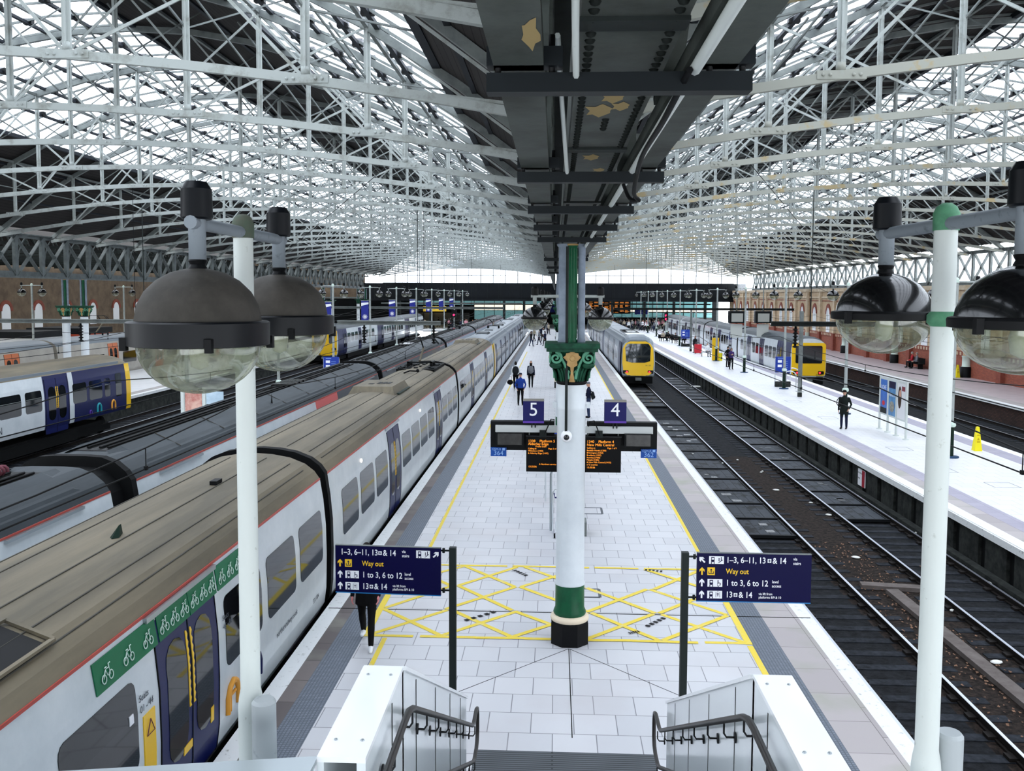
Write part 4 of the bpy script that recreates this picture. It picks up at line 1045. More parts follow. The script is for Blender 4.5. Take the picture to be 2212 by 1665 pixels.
    H('lift_symbol', signblue, [rect(.17, r4, .004, .11), rect(.205, r4, .004, .11), rect(.1875, r4+.0, .006, .07), rect(.1875, r4-.015, .02, .012), rect(.1875, r4-.06, .004, .03)])
    T('1 to 3, 6 to 12', .255, r3, .17); T('level', .66, r3-.04, .085); T('access', .66, r3+.045, .085)
    T('13', .255, r4, .17); plane(.343, r4); T('& 14', .37, r4, .17); T('via lift from', .545, r4-.03, .07); T('platforms 8/9 & 10', .545, r4+.04, .07)
    return t
wayfinder('navy direction sign with arrow to upper right on dark post, left of the stairs', -2.86, 2.085, 1.40, .64, 11.5, -.05, -1.315, True).location.y = 11.53
wayfinder('navy direction sign with arrow to upper left on dark post, right of the stairs', 1.84, 2.07, 1.45, .642, 11.5, 0, 1.69, False)
# ------------------------------------------------------------------ trains
SIDE = [(-.28, 1.20), (-.05, 1.33), (.25, 1.37), (.9, 1.385), (1.5, 1.375), (2.0, 1.33), (2.41, 1.265)]
ROOF = [(2.41, 1.265), (2.56, 1.16), (2.70, .98), (2.82, .68), (2.88, .34), (2.9, 0)]
SIDE_T = [(-.28, 1.22), (-.05, 1.33), (.3, 1.37), (.9, 1.37), (1.5, 1.31), (2.0, 1.23), (2.41, 1.16)]   # tilting profile
ROOF_T = [(2.41, 1.16), (2.58, 1.05), (2.74, .86), (2.84, .6), (2.86, .3), (2.86, 0)]
def interp(prof, z):
    for (z0, x0), (z1, x1) in zip(prof, prof[1:]):
        if z0 <= z <= z1: return x0+(x1-x0)*(z-z0)/(z1-z0)
    return prof[0][1] if z < prof[0][0] else prof[-1][1]
def rr_rows(y0, y1, z0, z1, r=.12):
    r = min(r, (y1-y0)/2, (z1-z0)/2); rows = []
    for k in range(4):
        a = PI/2*k/3; rows.append((z0+r*(1-math.cos(a)), y0+r*(1-math.sin(a)), y1-r*(1-math.sin(a))))
    for z in (z0+(z1-z0)*.35, z0+(z1-z0)*.65): rows.append((z, y0, y1))
    for k in range(4):
        a = PI/2*(1-k/3); rows.append((z1-r*(1-math.cos(a)), y0+r*(1-math.sin(a)), y1-r*(1-math.sin(a))))
    rows.sort(); return rows
def patch(m, prof, sgn, rows, off=.006, thick=.012):
    zs = sorted(set([z for z, *_ in rows]+[z for z, x in prof if rows[0][0] < z < rows[-1][0]])); fine = []
    for z in zs:
        for (za, a0, b0), (zb_, a1, b1) in zip(rows, rows[1:]):
            if za <= z <= zb_: t = (z-za)/max(zb_-za, 1e-9); fine.append((z, a0+(a1-a0)*t, b0+(b1-b0)*t)); break
    rows = fine
    vs = []; fs = []
    for z, a, b in rows:
        x = sgn*(interp(prof, z)+off); xi = sgn*(interp(prof, z)+off-thick)
        vs += [(x, a, z), (x, b, z), (xi, a, z), (xi, b, z)]
    n = len(rows)
    for i in range(n-1):
        p = 4*i; q = p+4
        f = [(p, p+1, q+1, q), (p+1, p+3, q+3, q+1), (p+2, p, q, q+2)]
        fs += f if sgn > 0 else [t[::-1] for t in f]
    fs += [(0, 2, 3, 1), (4*n-4, 4*n-3, 4*n-1, 4*n-2)]
    return m.add(vs, fs, False)
def bogie(par, y, m=under_m):
    b = B(m, smooth=True)
    for s in (-1, 1):
        b.box((s*.95-.1, y-1.6, -.75), (s*.95+.1, y+1.6, -.45))
        for dy in (-1.15, 1.15): b.lathe([(.001, -.06), (.42, -.06), (.42, .06), (.001, .06)], (s*.7525, y+dy, -.5), 16, axis='X')
    b.build('bogie', par)
def car(label, xc, y0, y1, st, group, side=1, cab=None, name='train_carriage'):
    L = y1-y0; t = thing(name, label, 'train carriage', (xc, y0, 0), group=group)
    sp, rp = st.get('side', SIDE), st.get('roof', ROOF)
    outl = [(x, z) for z, x in sp]+[(x, z) for z, x in rp[1:]]
    full = outl+[(-x, z) for x, z in outl[-2::-1]]
    secs = [(0.0, 1, 0), (L, 1, 0)]
    if cab == 'near': secs = [(0.0, .90, -.34), (.12, .93, -.26), (.5, .965, -.1), (1.1, .99, -.02), (1.7, 1, 0), (L, 1, 0)]
    if cab == 'near_flat': secs = [(0.0, .96, -.14), (.1, .98, -.1), (.5, .995, -.03), (.9, 1, 0), (L, 1, 0)]
    if cab == 'far': secs = [(0.0, 1, 0), (L-.9, 1, 0), (L-.5, .995, -.03), (L-.1, .97, -.1), (L, .95, -.14)]
    nb = B(st['body']); nr = B(st['roofmat'], smooth=True)
    def V(sec, p):
        y, sx, dz = sec; x, z = p; f = max(0, (z-1.2)/1.7)
        if cab == 'near' and y < 1.7 and z > .15: y += .2*(z-.15)*(1-y/1.7)
        return (x*sx, y, z+dz*f)
    k = len(full)
    for i in range(len(secs)-1):
        for j in range(k-1):
            zm = (full[j][1]+full[j+1][1])/2; m_ = nr if zm > sp[-1][0]+.01 else nb
            q = [V(secs[i], full[j]), V(secs[i+1], full[j]), V(secs[i+1], full[j+1]), V(secs[i], full[j+1])]
            m_.add(q[::-1] if True else q, [(3, 2, 1, 0)], True)
    for sec, rev in ((secs[0], False), (secs[-1], True)):
        ring = [V(sec, p) for p in full]; f = tuple(range(k)); nb.add(ring, [f if not rev else f[::-1]], False)
    nb.add([V(secs[0], full[0]), V(secs[0], full[-1]), V(secs[-1], full[-1]), V(secs[-1], full[0])], [(0, 1, 2, 3)], False)
    body = nb.build('body', t); nr.build('roof', t)
    u = B(under_m); u.box((-1.0, 2.2, -.7), (1.0, L-2.2, -.25)); u.box((-1.2, 5, -.75), (1.2, L-5, -.3)); u.build('underframe', t)
    bogie(t, 3.2); bogie(t, L-3.2)
    ends = (1.3 if cab and cab.startswith('near') else .02, L-(1.2 if cab == 'far' else .02))
    if st.get('stripe'):
        m = B(st['stripe']); z = sp[-1][0]
        for s in (-1, 1): m.bar((s*(sp[-1][1]+.003), ends[0], z), (s*(sp[-1][1]+.003), ends[1], z), .014, .035)
        m.build('cantrail_stripe', t)
    if st.get('seams'):
        m = B(tr_seam)
        for x in st['seams']:
            zz = [z for z, xx in rp]; xs = [xx for z, xx in rp]
            zz_ = None
            for (za, xa), (zb_, xb) in zip(rp, rp[1:]):
                if xb <= abs(x) <= xa: zz_ = za+(zb_-za)*(xa-abs(x))/(xa-xb)
            if zz_: m.bar((x, ends[0]+.4, zz_+.004), (x, ends[1]-.4, zz_+.004), .018, .014)
        m.build('roof_seam', t)
    for a, b, mt in st.get('zones', []):     # coloured zones of the side
        m = B(mt); patch(m, sp, side, [(z, a, b) for z, x in sp], .003); m.build('side_panel', t)
    wz = st.get('wz', (.9, 1.88))
    for a, b in st.get('windows', []):
        m = B(st.get('glass', tr_glass)); patch(m, sp, side, rr_rows(a, b, wz[0], wz[1]), .008); w_ = m.build('window', t)
        if st.get('vent'):
            m = B(irongrey); patch(m, sp, side, [(wz[1]-.32, a+.04, b-.04), (wz[1]-.3, a+.04, b-.04)], .014); m.build('vent_bar', w_)
        if st.get('wframe'):
            m = B(st['wframe']); patch(m, sp, side, rr_rows(a-.07, b+.07, wz[0]-.07, wz[1]+.07, .16), .005); m.build('window_frame', w_)
    for a, b in st.get('doors', []):
        dm = st.get('door', tr_door)
        m = B(dm); patch(m, sp, side, rr_rows(a, b, -.12, 2.28, .08), .006); d = m.build('door', t); c = (a+b)/2
        for wa, wb in ((a+.2, c-.13), (c+.13, b-.2)):
            m = B(tr_glass); patch(m, sp, side, rr_rows(wa, wb, .45, 1.92, .25), .012); m.build('door_window', d)
        m = B(gangway); patch(m, sp, side, [(-.1, c-.012, c+.012), (1, c-.012, c+.012), (2.27, c-.012, c+.012)], .012); m.build('door_seal', d)
        m = B(gangway)
        for e in (a-.02, b): patch(m, sp, side, [(-.1, e, e+.02), (1, e, e+.02), (2.27, e, e+.02)], .012)
        m.build('door_gap', d)
        if st.get('grip'):
            m = B(tr_yellow)
            for sgn_ in (-1, 1): patch(m, sp, side, [(.95+.05*j, c+sgn_*.05-(.03 if sgn_ < 0 else 0)-.015, c+sgn_*.05+(.03 if sgn_ > 0 else 0)+.015-(.03 if j % 2 else 0)*1) for j in range(20)], .014)
            m.build('yellow_grip', d)
        if st.get('rain'):
            m = B(alu); z = 2.36; m.bar((side*(interp(sp, z)+.02), a-.15, z), (side*(interp(sp, z)+.02), b+.15, z), .05, .06); m.build('door_canopy', d)
        if st.get('step'):
            m = B(irondark); m.box((side*1.25, a+.1, -.35), (side*1.5, b-.1, -.3)) if side > 0 else m.box((-1.5, a+.1, -.35), (-1.25, b-.1, -.3)); m.build('step', t)
    return t
def stand(par, b, m, name, smooth=False):
    return m.build(name, par)
def gang(y, xc, w_, prof_scale=1.0, label=None, raised=True, side=SIDE, roof=ROOF):
    outl = [(x, z) for z, x in side]+[(x, z) for z, x in roof[1:]]; full = outl+[(-x, z) for x, z in outl[-2::-1]]
    t = thing('gangway_bellows', label, 'gangway', (xc, y, 0))
    m = B(gangway); pts = [(x*.86, .0+z*.95) for x, z in full]; m.prism(pts, (0, -w_/2+.005, 0), (1, 0, 0), (0, 0, 1), (0, 1, 0), 0, w_-.01); m.build('bellows', t)
    m = B(gangway); pts = [(x*1.012, z+.05 if z > 2 else z) for x, z in full]
    m.prism(pts, (0, w_/2, 0), (1, 0, 0), (0, 0, 1), (0, 1, 0), -.2, -.005); m.build('end_frame', t)
    return t
def side_text(par, body, y, z, size, mt, side=1, sp=SIDE, align='LEFT', sx=1.0):
    x = interp(sp, z)+.012
    rot = (PI/2, 0, PI/2) if side > 0 else (PI/2, 0, -PI/2)
    return text(body, (side*x, y, z), size, mt, par, rot, align, sx=sx)
def roofbox(par, x0, x1, y0, y1, z0, z1, mt, name='roof_box'):
    m = B(mt)
    m.add([(x0, y0, z0), (x1, y0, z0), (x1, y1, z0), (x0, y1, z0), (x0+.12, y0+.25, z1), (x1-.12, y0+.25, z1), (x1-.12, y1-.25, z1), (x0+.12, y1-.25, z1)], [(4, 5, 6, 7), (0, 1, 5, 4), (1, 2, 6, 5), (2, 3, 7, 6), (3, 0, 4, 7)], False)
    return m.build(name, par)
def pantograph(label, x, y, z, k=1.0, up=True, kind='pantograph'):
    t = thing('pantograph', label, 'pantograph', (x, y, z))
    B(bracket_m).box((-.55, -.45, 0), (-.45, .45, .06)).box((.45, -.45, 0), (.55, .45, .06)).box((-.55, -.45, 0), (.55, -.35, .06)).build('base_frame', t)
    h = .75*k if up else .25
    if up:
        B(tr_roof, smooth=True).tube([(0, -.4, .08), (0, .7, .08+h*.55)], .05, 8).build('lower_arm', t)
        B(bracket_m, smooth=True).tube([(0, .7, .08+h*.55), (0, -.1, .08+h)], .03, 8).build('upper_arm', t)
    else: B(bracket_m, smooth=True).tube([(-.3, -.4, .1), (0, .6, .22), (.3, -.4, .1)], .03, 8).build('lower_arm', t)
    m = B(bracket_m, smooth=True)
    for dy in (-.18, .06): m.tube([(-.8, dy-.1, .0+h-.12), (-.6, dy-.1, .08+h+.02), (-.4, dy-.1, .08+h+.05), (.4, dy-.1, .08+h+.05), (.6, dy-.1, .08+h+.02), (.8, dy-.1, h-.12)], .02, 6)
    m.build('collector_head', t)
    ins = B(black_matt, smooth=True)
    for dx in (-.5, .5):
        for dy in (-.4, .4): ins.lathe([(.05, -.2), (.08, -.17), (.05, -.14), (.08, -.11), (.05, -.08), (.08, -.05), (.05, 0)], (dx, dy, 0), 8)
    ins.build('insulator', t)
    return t

# --- train on the left of the centre platform: tan roof, white sides
WA = [.9, 2.7, 4.5, 8.4, 10.2, 12.0, 13.8, 17.9, 19.7, 21.5]
STA = dict(body=tr_white, roofmat=tr_roof, stripe=tr_red, seams=(-1.05, -.8, -.35, .35, .8, 1.05), windows=[(a, a+1.5) for a in WA], doors=[(6.3, 8.05), (15.85, 17.6)], grip=True, rain=True, step=True)
A = []
GA = 'carriages of the tan-roofed white train'
for i, (a, b) in enumerate(((-6.1, 17.2), (17.7, 41.0), (41.5, 64.9))):
    A.append(car(('white carriage with tan roof and bicycle stickers over its blue doors, nearest the stairs', 'white tan-roofed carriage, second, with roof hatch and raised pantograph', 'white tan-roofed carriage, third, touching the yellow-fronted one')[i], -5.83, a, b, STA, GA))
gang(17.45, -5.83, .5, label='black bellows between the first two tan-roofed carriages'); gang(41.25, -5.83, .5, label='black bellows between the second and third tan-roofed carriages')
# details of the first carriage
c0 = A[0]; oy = 6.1
for a, b in ((8.45, 9.82), (9.87, 10.72), (10.74, 11.6), (11.66, 12.6)):
    m = B(bike_green); patch(m, SIDE, 1, [(2.02, a+oy, b+oy), (2.2, a+oy, b+oy), (2.34, a+oy, b+oy)], .016); d = m.build('bicycle_sticker', c0)
    bw = B(bike_white, smooth=True)
    for k in range(3):
        yc = a+oy+(b-a)*(k+.5)/3; r = .043
        for dy in (-.07, .07):
            bw.tube([(interp(SIDE, 2.13+r*math.sin(q))+.026, yc+dy+r*math.cos(q), 2.13+r*math.sin(q)) for q in [2*PI*j/10 for j in range(11)]], .007, 4)
        X = interp(SIDE, 2.2)+.024
        bw.tube([(X+.006, yc-.07, 2.13), (X, yc-.025, 2.215), (X, yc+.045, 2.215), (X+.006, yc+.07, 2.13), (X+.005, yc+.01, 2.145), (X, yc-.025, 2.215)], .007, 4)
        bw.tube([(X, yc+.045, 2.215), (X-.002, yc+.04, 2.255), (X-.002, yc+.07, 2.255)], .007, 4); bw.tube([(X, yc-.04, 2.235), (X, yc-.005, 2.235)], .008, 4)
    bw.build('bicycle_symbol', d)
for y, z, tx in ((9.25+oy, 1.62, 'Seats'), (9.25+oy, 1.5, '01 - 44'), (11.7+oy, 1.62, 'Seats'), (11.7+oy, 1.5, '45 - 84')): side_text(c0, tx, y, z, .11, greytext)
m = B(tr_yellow); patch(m, SIDE, 1, [(.55, 9.32+oy, 9.6+oy), (1.0, 9.32+oy, 9.6+oy), (1.4, 9.32+oy, 9.6+oy)], .012); d = m.build('yellow_label', c0)
m = B(coilred, smooth=True); m.tube([(interp(SIDE, z)+.024, y+oy, z) for y, z in ((9.37, 1.16), (9.46, 1.32), (9.55, 1.16), (9.37, 1.16))], .006, 4); m.build('warning_triangle', d)
m = B(tr_yellow); patch(m, SIDE, 1, [(.42, 10.35+oy, 10.6+oy), (.52, 10.35+oy, 10.6+oy)], .016); patch(m, SIDE, 1, [(.42, 11.2+oy, 11.3+oy), (.62, 11.2+oy, 11.3+oy)], .016); m.build('door_label', c0)
for y, mt in ((12.0, logo_orange), (12.95, tr_navy)):
    m = B(mt, smooth=True); pts = [(-.2, .2), (-.2, .42), (-.12, .55), (0, .6), (.12, .55), (.2, .42), (.2, .2)]
    m.tube([(interp(SIDE, .15+z)+.012, y+oy+dy, .05+z) for dy, z in pts], .045, 6)
    m.tube([(interp(SIDE, .15+z)+.012, y+oy+dy*.5, .05+z) for dy, z in pts[:-1] if z < .5], .025, 6); m.build('line_logo', c0)
side_text(c0, 'northernrailway.co.uk', 14.0+oy, .5, .13, greytext); side_text(c0, '331 004', 16.2+oy, .3, .12, greytext)
m = B(signwhite); patch(m, SIDE, 1, [(1.45, 9.0+oy, 9.09+oy), (1.55, 9.0+oy, 9.09+oy)], .018); m.build('window_notice', c0)
fin = B(postergreen); fin.add([(.03, 0, 2.89), (.09, .08, 2.89), (.03, .3, 2.89), (-.03, .08, 2.89), (.03, .2, 3.02), (.03, .26, 3.02)], [(0, 1, 4), (1, 2, 5, 4), (2, 3, 4, 5), (3, 0, 4)], False)
o = fin.build('shark_fin_aerial', c0); o.location = (.2, 11.0+oy, 0)
for x, y in ((.28, 14.4), (.55, 15.0)):
    m = B(black_matt).box((x-.06, y+oy-.12, 2.84), (x+.06, y+oy+.12, 2.95)); m.build('roof_aerial', c0)
m = B(black_matt); m.add([(.6, 3.2+oy, 2.86), (1.02, 3.2+oy, 2.70), (1.02, 8.1+oy, 2.70), (.6, 8.1+oy, 2.86), (.6, 3.2+oy, 2.80), (1.02, 3.2+oy, 2.64), (1.02, 8.1+oy, 2.64), (.6, 8.1+oy, 2.80)], [(0, 1, 2, 3), (0, 4, 5, 1), (1, 5, 6, 2), (2, 6, 7, 3), (3, 7, 4, 0)], False); m.build('roof_grille', c0)
m = B(tr_roof)
for a, b in (((.58, 3.2), (.58, 8.2)), ((1.06, 3.2), (1.06, 8.2)), ((.58, 8.2), (1.06, 8.2)), ((.58, 6.6), (1.06, 6.6)), ((.58, 5.0), (1.06, 5.0))): m.bar((a[0], a[1]+oy, 2.88 if a[0] < .8 else 2.7), (b[0], b[1]+oy, 2.88 if b[0] < .8 else 2.7), .05, .03)
m.build('grille_frame', c0)
c1 = A[1]
for par, y in ((c1, 13.2), (A[2], 19.0)):
    roofbox(par, -.75, .75, y-2.6, y+.2, 2.8, 3.05, tr_roof, 'roof_pod')
    m = B(black_matt)
    for k in range(3): m.box((-.05+.16*k, y-1.5, 3.045), (.07+.16*k, y-.9, 3.06))
    m.box((-.3, y-1.6, 3.045), (-.15, y-1.3, 3.06)); m.build('pod_grille', par)
    m = B(postergreen); m.bar((.78, y-2.2, 2.80), (.78, y, 2.80), .1, .04); m.build('pod_slot', par)
m = B(gangway); m.box((-.8, 19.6, 2.72), (.8, 23.1, 2.885)); m.build('roof_well', c1)
rg = random.Random(4); eq = B(bracket_m)
for k in range(40):
    x, y = rg.uniform(-.75, .75), rg.uniform(19.8, 22.9); eq.cbox((x, y, 2.9), (rg.uniform(.04, .16), rg.uniform(.05, .25), rg.uniform(.04, .1)))
eq.build('roof_equipment', c1)
m = B(wire_m, smooth=True); m.tube([(-.1, 17.4, 2.92), (.1, 17.6, 2.99), (.4, 17.7, 2.97)], .03, 6); m.ball((.4, 17.7, 2.99), .07, 1, 1, 1, 8, 6); m.build('roof_horn', c1)
pantograph('raised pantograph on the second tan-roofed carriage', -5.83, 39.0, 3.05, 1.25)
m = B(head_white, smooth=True); m.ball((interp(SIDE, 2.12)+.01, 3.0, 2.12), .05, .6, 1, 1, 8, 6); m.build('door_lamp', c1)
m = B(head_white, smooth=True); m.ball((interp(SIDE, 2.12)+.01, 12.2, 2.12), .05, .6, 1, 1, 8, 6); m.build('door_lamp', c1)

def cab_front(t, sx, face_mat, kind, top=2.35):
    """face of a cab at local y = 0 looking towards -y"""
    f = B(face_mat)
    if kind == '195':
        out = [(-1.12, .15), (-1.2, .8), (-1.17, 1.9), (-.95, 2.28), (-.6, 2.45), (.6, 2.45), (.95, 2.28), (1.17, 1.9), (1.2, .8), (1.12, .15), (.8, -.15), (-.8, -.15)]
        ws = [(-.92, .95), (-.98, 2.0), (-.8, 2.28), (.8, 2.28), (.98, 2.0), (.92, .95), (.5, .84), (-.5, .84)]
    elif kind == '323':
        out = rrect(-1.28, -.1, 1.28, 2.42, .22); ws = rrect(-1.0, .85, 1.02, 2.2, .12)
    else:
        out = rrect(-1.26, -.2, 1.26, 2.42, .25); ws = rrect(-1.05, 1.05, -.45, 2.05, .1)
    TL = .2 if kind == '195' else 0.0; UY = (0, TL, 1); OY = -.15*TL
    f.prism(out, (0, OY, 0), (1, 0, 0), UY, (0, -1, 0), -.02, .05); fo = f.build('cab_front', t)
    g_ = B(tr_glassw); g_.prism(ws, (0, OY, 0), (1, 0, 0), UY, (0, -1, 0), .045, .065)
    if kind == '150': g_.prism(rrect(.45, 1.05, 1.05, 2.05, .1), (0, 0, 0), (1, 0, 0), (0, 0, 1), (0, -1, 0), .045, .065)
    g_.build('windscreen', t)
    lz = (.12 if kind != '150' else .45)
    for s in (-1, 1):
        B(black_gloss).prism(rrect(s*.95-.22, lz-.12, s*.95+.22, lz+.14, .06), (0, 0, 0), (1, 0, 0), (0, 0, 1), (0, -1, 0), .05, .062).build('lamp_cluster', t)
        B(tail_red, smooth=True).lathe([(.001, -.085), (.07, -.075), (.08, -.055)], (s*.86, 0, lz+.01), 12, axis='Y').build('tail_lamp', t)
    m = B(irongrey) ; m.box((-1.2, -.12, -.2), (-.6, -.03, -.12)).box((.6, -.12, -.2), (1.2, -.03, -.12)); m.build('bumper', t)
    m = B(under_m); m.box((-1.1, -.1, -.75), (1.1, .6, -.2)); m.use(irongrey).box((-.22, -.45, -.5), (.22, 0, -.3)); m.build('coupler', t)
    m = B(black_matt); m.bar((.1, -.075+TL*.8, .95 if kind != '150' else 1.1), (-.55, -.075+TL*1.6, 1.75), .02, .015); m.build('wiper', t)
ST323 = dict(body=tr_lilac, roofmat=tr_rooflight, stripe=None, seams=(-.8, .8), windows=[(a, a+1.25) for a in (3.2, 4.7, 6.2, 9.6, 11.1, 12.6, 16.0, 17.5)], doors=[(1.7, 2.9), (7.7, 9.2), (14.2, 15.7)], wz=(.85, 1.75))
G323 = 'carriages behind the yellow cab on the centre platform'
for i, (a, b) in enumerate(((66.3, 86), (86.4, 106.2), (106.6, 126.4), (126.8, 147))):
    t = car('silver carriage beyond the tan-roofed train, %s from its yellow cab' % ORD[i], -5.83, a, b, ST323, G323, cab='near_flat' if i == 0 else None)
    if i == 0:
        cab_front(t, 1, tr_yellow, '150'); m = B(tr_yellow); patch(m, SIDE, 1, [(z, .0, .95) for z, x in SIDE], .004); m.build('yellow_side', t)
    roofbox(t, -.5, .5, 5, 8, 2.85, 2.98, tr_roofgrey); roofbox(t, -.4, .4, 12, 13.4, 2.85, 2.95, tr_roofgrey)
pantograph('dark pantograph beyond the yellow cab', -5.83, 85.0, 3.05, .7)

# --- grey-roofed tilting train one track further left
WB = [(1.0, 2.6), (3.1, 4.7), (5.2, 6.8), (7.3, 8.9), (9.4, 11.0), (11.5, 13.1), (13.6, 15.2), (15.7, 17.3), (17.8, 19.4), (20.3, 21.9)]
GB_ = 'carriages of the grey-roofed train'
bl = [('white carriage with grey roof panels at the lower left, nearest of the grey-roofed train', -8, 15.8), ('grey-roofed carriage whose side turns from white through red to charcoal', 16.8, 40.5), ('charcoal carriage of the grey-roofed train after the red flash', 41.5, 65.4), ('grey-roofed carriage, fourth from the camera, with roof equipment', 66.4, 90.0), ('grey-roofed carriage, fifth from the camera', 91.0, 114.8), ('grey-roofed carriage, sixth and farthest', 115.8, 139.5)]
for i, (lab, a, b) in enumerate(bl):
    L = b-a
    s_ = dict(body=tr_white if i < 2 else tr_dark if i == 2 else tr_lilac, roofmat=tr_roofgrey, stripe=tr_red, seams=(), side=SIDE_T, roof=ROOF_T, windows=[(y, z) for y, z in WB if z < L-.8], doors=[], wz=(.8, 1.55))
    if i == 1: s_['windows'] = [w_ for w_ in WB if w_[0] < 3 or w_[0] > 15]; s_['zones'] = [(13.0, 16.0, tr_redflash), (16.0, L-.05, tr_dark)]
    if i == 2: s_['wframe'] = tr_lilac
    t = car(lab, -9.2, a, b, s_, GB_)
    for s in (-1, 1):
        m = B(tr_roofgrey)
        m.add([(s*1.12, .4, 2.47), (s*.98, .9, 2.66), (s*.42, .9, 2.93), (s*.38, .4, 2.9), (s*1.12, L-.4, 2.47), (s*.98, L-.9, 2.66), (s*.42, L-.9, 2.93), (s*.38, L-.4, 2.9)], [(0, 4, 5, 1), (1, 5, 6, 2), (2, 6, 7, 3), (0, 1, 2, 3), (4, 7, 6, 5)] if s > 0 else [(0, 1, 5, 4), (1, 2, 6, 5), (2, 3, 7, 6), (0, 3, 2, 1), (4, 5, 6, 7)], False)
        rp_ = m.build('roof_fairing', t)
        q = B(tr_seam); y = 2.5
        while y < L-1.5: q.bar((s*1.0, y, 2.665), (s*.42, y, 2.94), .02, .015); y += 2.6
        q.build('panel_joint', rp_)
    m = B(black_matt); m.box((-.38, .6, 2.86), (.38, L-.6, 2.87)); m.build('roof_trench', t)
    wl = B(wire_m, smooth=True)
    for x in (-.2, .05, .22): wl.tube([(x, .8, 2.9), (x, L-.8, 2.9)], .025, 5)
    wl.build('roof_cable', t)
    if i < 4:
        m = B(alu); m.bar((1.2, 1.0, 2.36), (1.2, 3.2, 2.36), .04, .05); m.bar((1.2, L-3.2, 2.36), (1.2, L-1.0, 2.36), .04, .05); m.build('door_canopy', t)
    if i in (1, 2, 3):
        m = B(black_gloss)
        for k in range(4): m.box((-.35, L*.55+k*.5, 2.88), (.35, L*.55+k*.5+.35, 2.97))
        m.build('roof_vent', t)
    if i == 0:
        for y, x in ((L-3.5, .1), (L-2.2, -.15)):
            m = B(coilred, smooth=True); pts = [(x+.07*math.sin(k*.8), y+.013*k, 3.0+.07*math.cos(k*.8)) for k in range(90)]; m.tube(pts, .028, 6); m.build('cable_coil', t)
        m = B(black_matt, smooth=True); m.lathe([(.05, 0), (.03, .12), (.06, .2), (.001, .24)], (.45, L-6.2, 2.9), 8); m.build('roof_aerial', t)
    if i == 1:
        m = B(black_matt, smooth=True); m.lathe([(.03, 0), (.001, .3)], (.8, 9.5, 2.75), 6); m.build('roof_aerial', t)
for k_, y in enumerate((16.3, 41.0, 65.9, 90.5, 115.3)):
    gang(y, -9.2, .95, label='dark bellows after the %s carriage of the grey-roofed train' % ORD[k_], side=SIDE_T, roof=ROOF_T)
pantograph('folded pantograph on the fourth grey-roofed carriage', -9.2, 82, 3.1, 1, up=False)

# --- blue and white train at the far left
STC = dict(body=tr_white, roofmat=tr_roof, stripe=None, seams=(), windows=[(1.2, 2.7), (3.1, 4.6), (8.2, 9.7), (10.1, 11.6), (12.4, 13.9), (14.2, 15.4), (17.9, 19.1), (19.35, 20.55), (20.8, 21.35)], doors=[(5.6, 7.3), (15.7, 17.5)], wz=(.95, 1.85), vent=True, grip=True, side=[(.16, 1.3)]+SIDE[2:], zones=[(15.6, 17.6, tr_navy), (18.0, 23.0, tr_navy)], stripe_=tr_red)
STC['side'] = [(.1, 1.33)]+SIDE[2:]
C_ = car('blue and white carriage with tan roof at the left edge, yellow end just showing', -23.3, 22.0, 45.5, STC, None, cab='far')
m = B(tr_yellow); patch(m, STC['side'], 1, [(z, 23.0, 23.48) for z, x in STC['side']], .006); m.prism(rrect(-1.22, .1, 1.22, 2.4, .2), (0, 23.45, 0), (1, 0, 0), (0, 0, 1), (0, 1, 0), 0, .08); m.build('yellow_end', C_)
m = B(tr_rooflight); m.bar((1.2, .5, 2.5), (1.2, 22.5, 2.5), .06, .16); m.build('gutter', C_)
m = B(tr_glass); patch(m, STC['side'], 1, rr_rows(21.9, 22.5, .85, 2.0, .1), .012); m.build('cab_door_window', C_)
side_text(C_, 'NORTHERN', 10.3, .5, .42, greytext, sp=STC['side'])
for y, mt, s_ in ((20.2, logo_teal, 1.0), (21.6, logo_orange, 1.0), (19.4, numpurple, .5)):
    X_ = interp(STC['side'], .5)+.02; m = B(mt, smooth=True); m.tube([(X_, y-.17*s_, .25)]+[(X_, y-.17*s_*math.cos(q), .25+.25*s_+.2*s_*math.sin(q)) for q in [PI*k/8 for k in range(9)]]+[(X_, y+.17*s_, .25)], .05*s_, 6); m.build('line_logo', C_)
STE = dict(body=tr_white, roofmat=tr_roofgrey, stripe=None, seams=(), windows=[(a, a+1.4) for a in (4.2, 6, 7.8, 11.5, 13.3, 15.1, 16.9)], doors=[(2.4, 3.8), (9.6, 11.1)], wz=(1.0, 1.9), zones=[(.1, 4, tr_navy)])
for i, (a, b) in enumerate(((90, 110), (110.4, 130.4), (130.8, 149))):
    t = car('white carriage with grey roof behind the left lamp posts, %s from its yellow cab' % ORD[i], -23.25, a, b, STE, 'carriages of the yellow-ended train on the left', cab='near_flat' if i == 0 else None)
    if i == 0: cab_front(t, 1, tr_yellow, '150')
STD = dict(body=tr_beige, roofmat=tr_rooflight, stripe=None, seams=(), windows=[(1.2, 3.4), (4.0, 6.2), (9.0, 11.2), (11.8, 14), (16.8, 18.8)], doors=[(6.8, 8.3), (14.6, 16.1)], wz=(.7, 1.55), door=tr_orange)
for i, (a, b) in enumerate(((38, 58), (58.4, 78.4), (78.8, 99))):
    car('beige carriage with orange doors beyond the paired left columns, %s from the left edge' % ORD[i], -34.4, a, b, STD, 'beige carriages with orange doors')
pantograph('thin raised pantograph on the beige train', -34.4, 66.5, 3.0, 1.6)

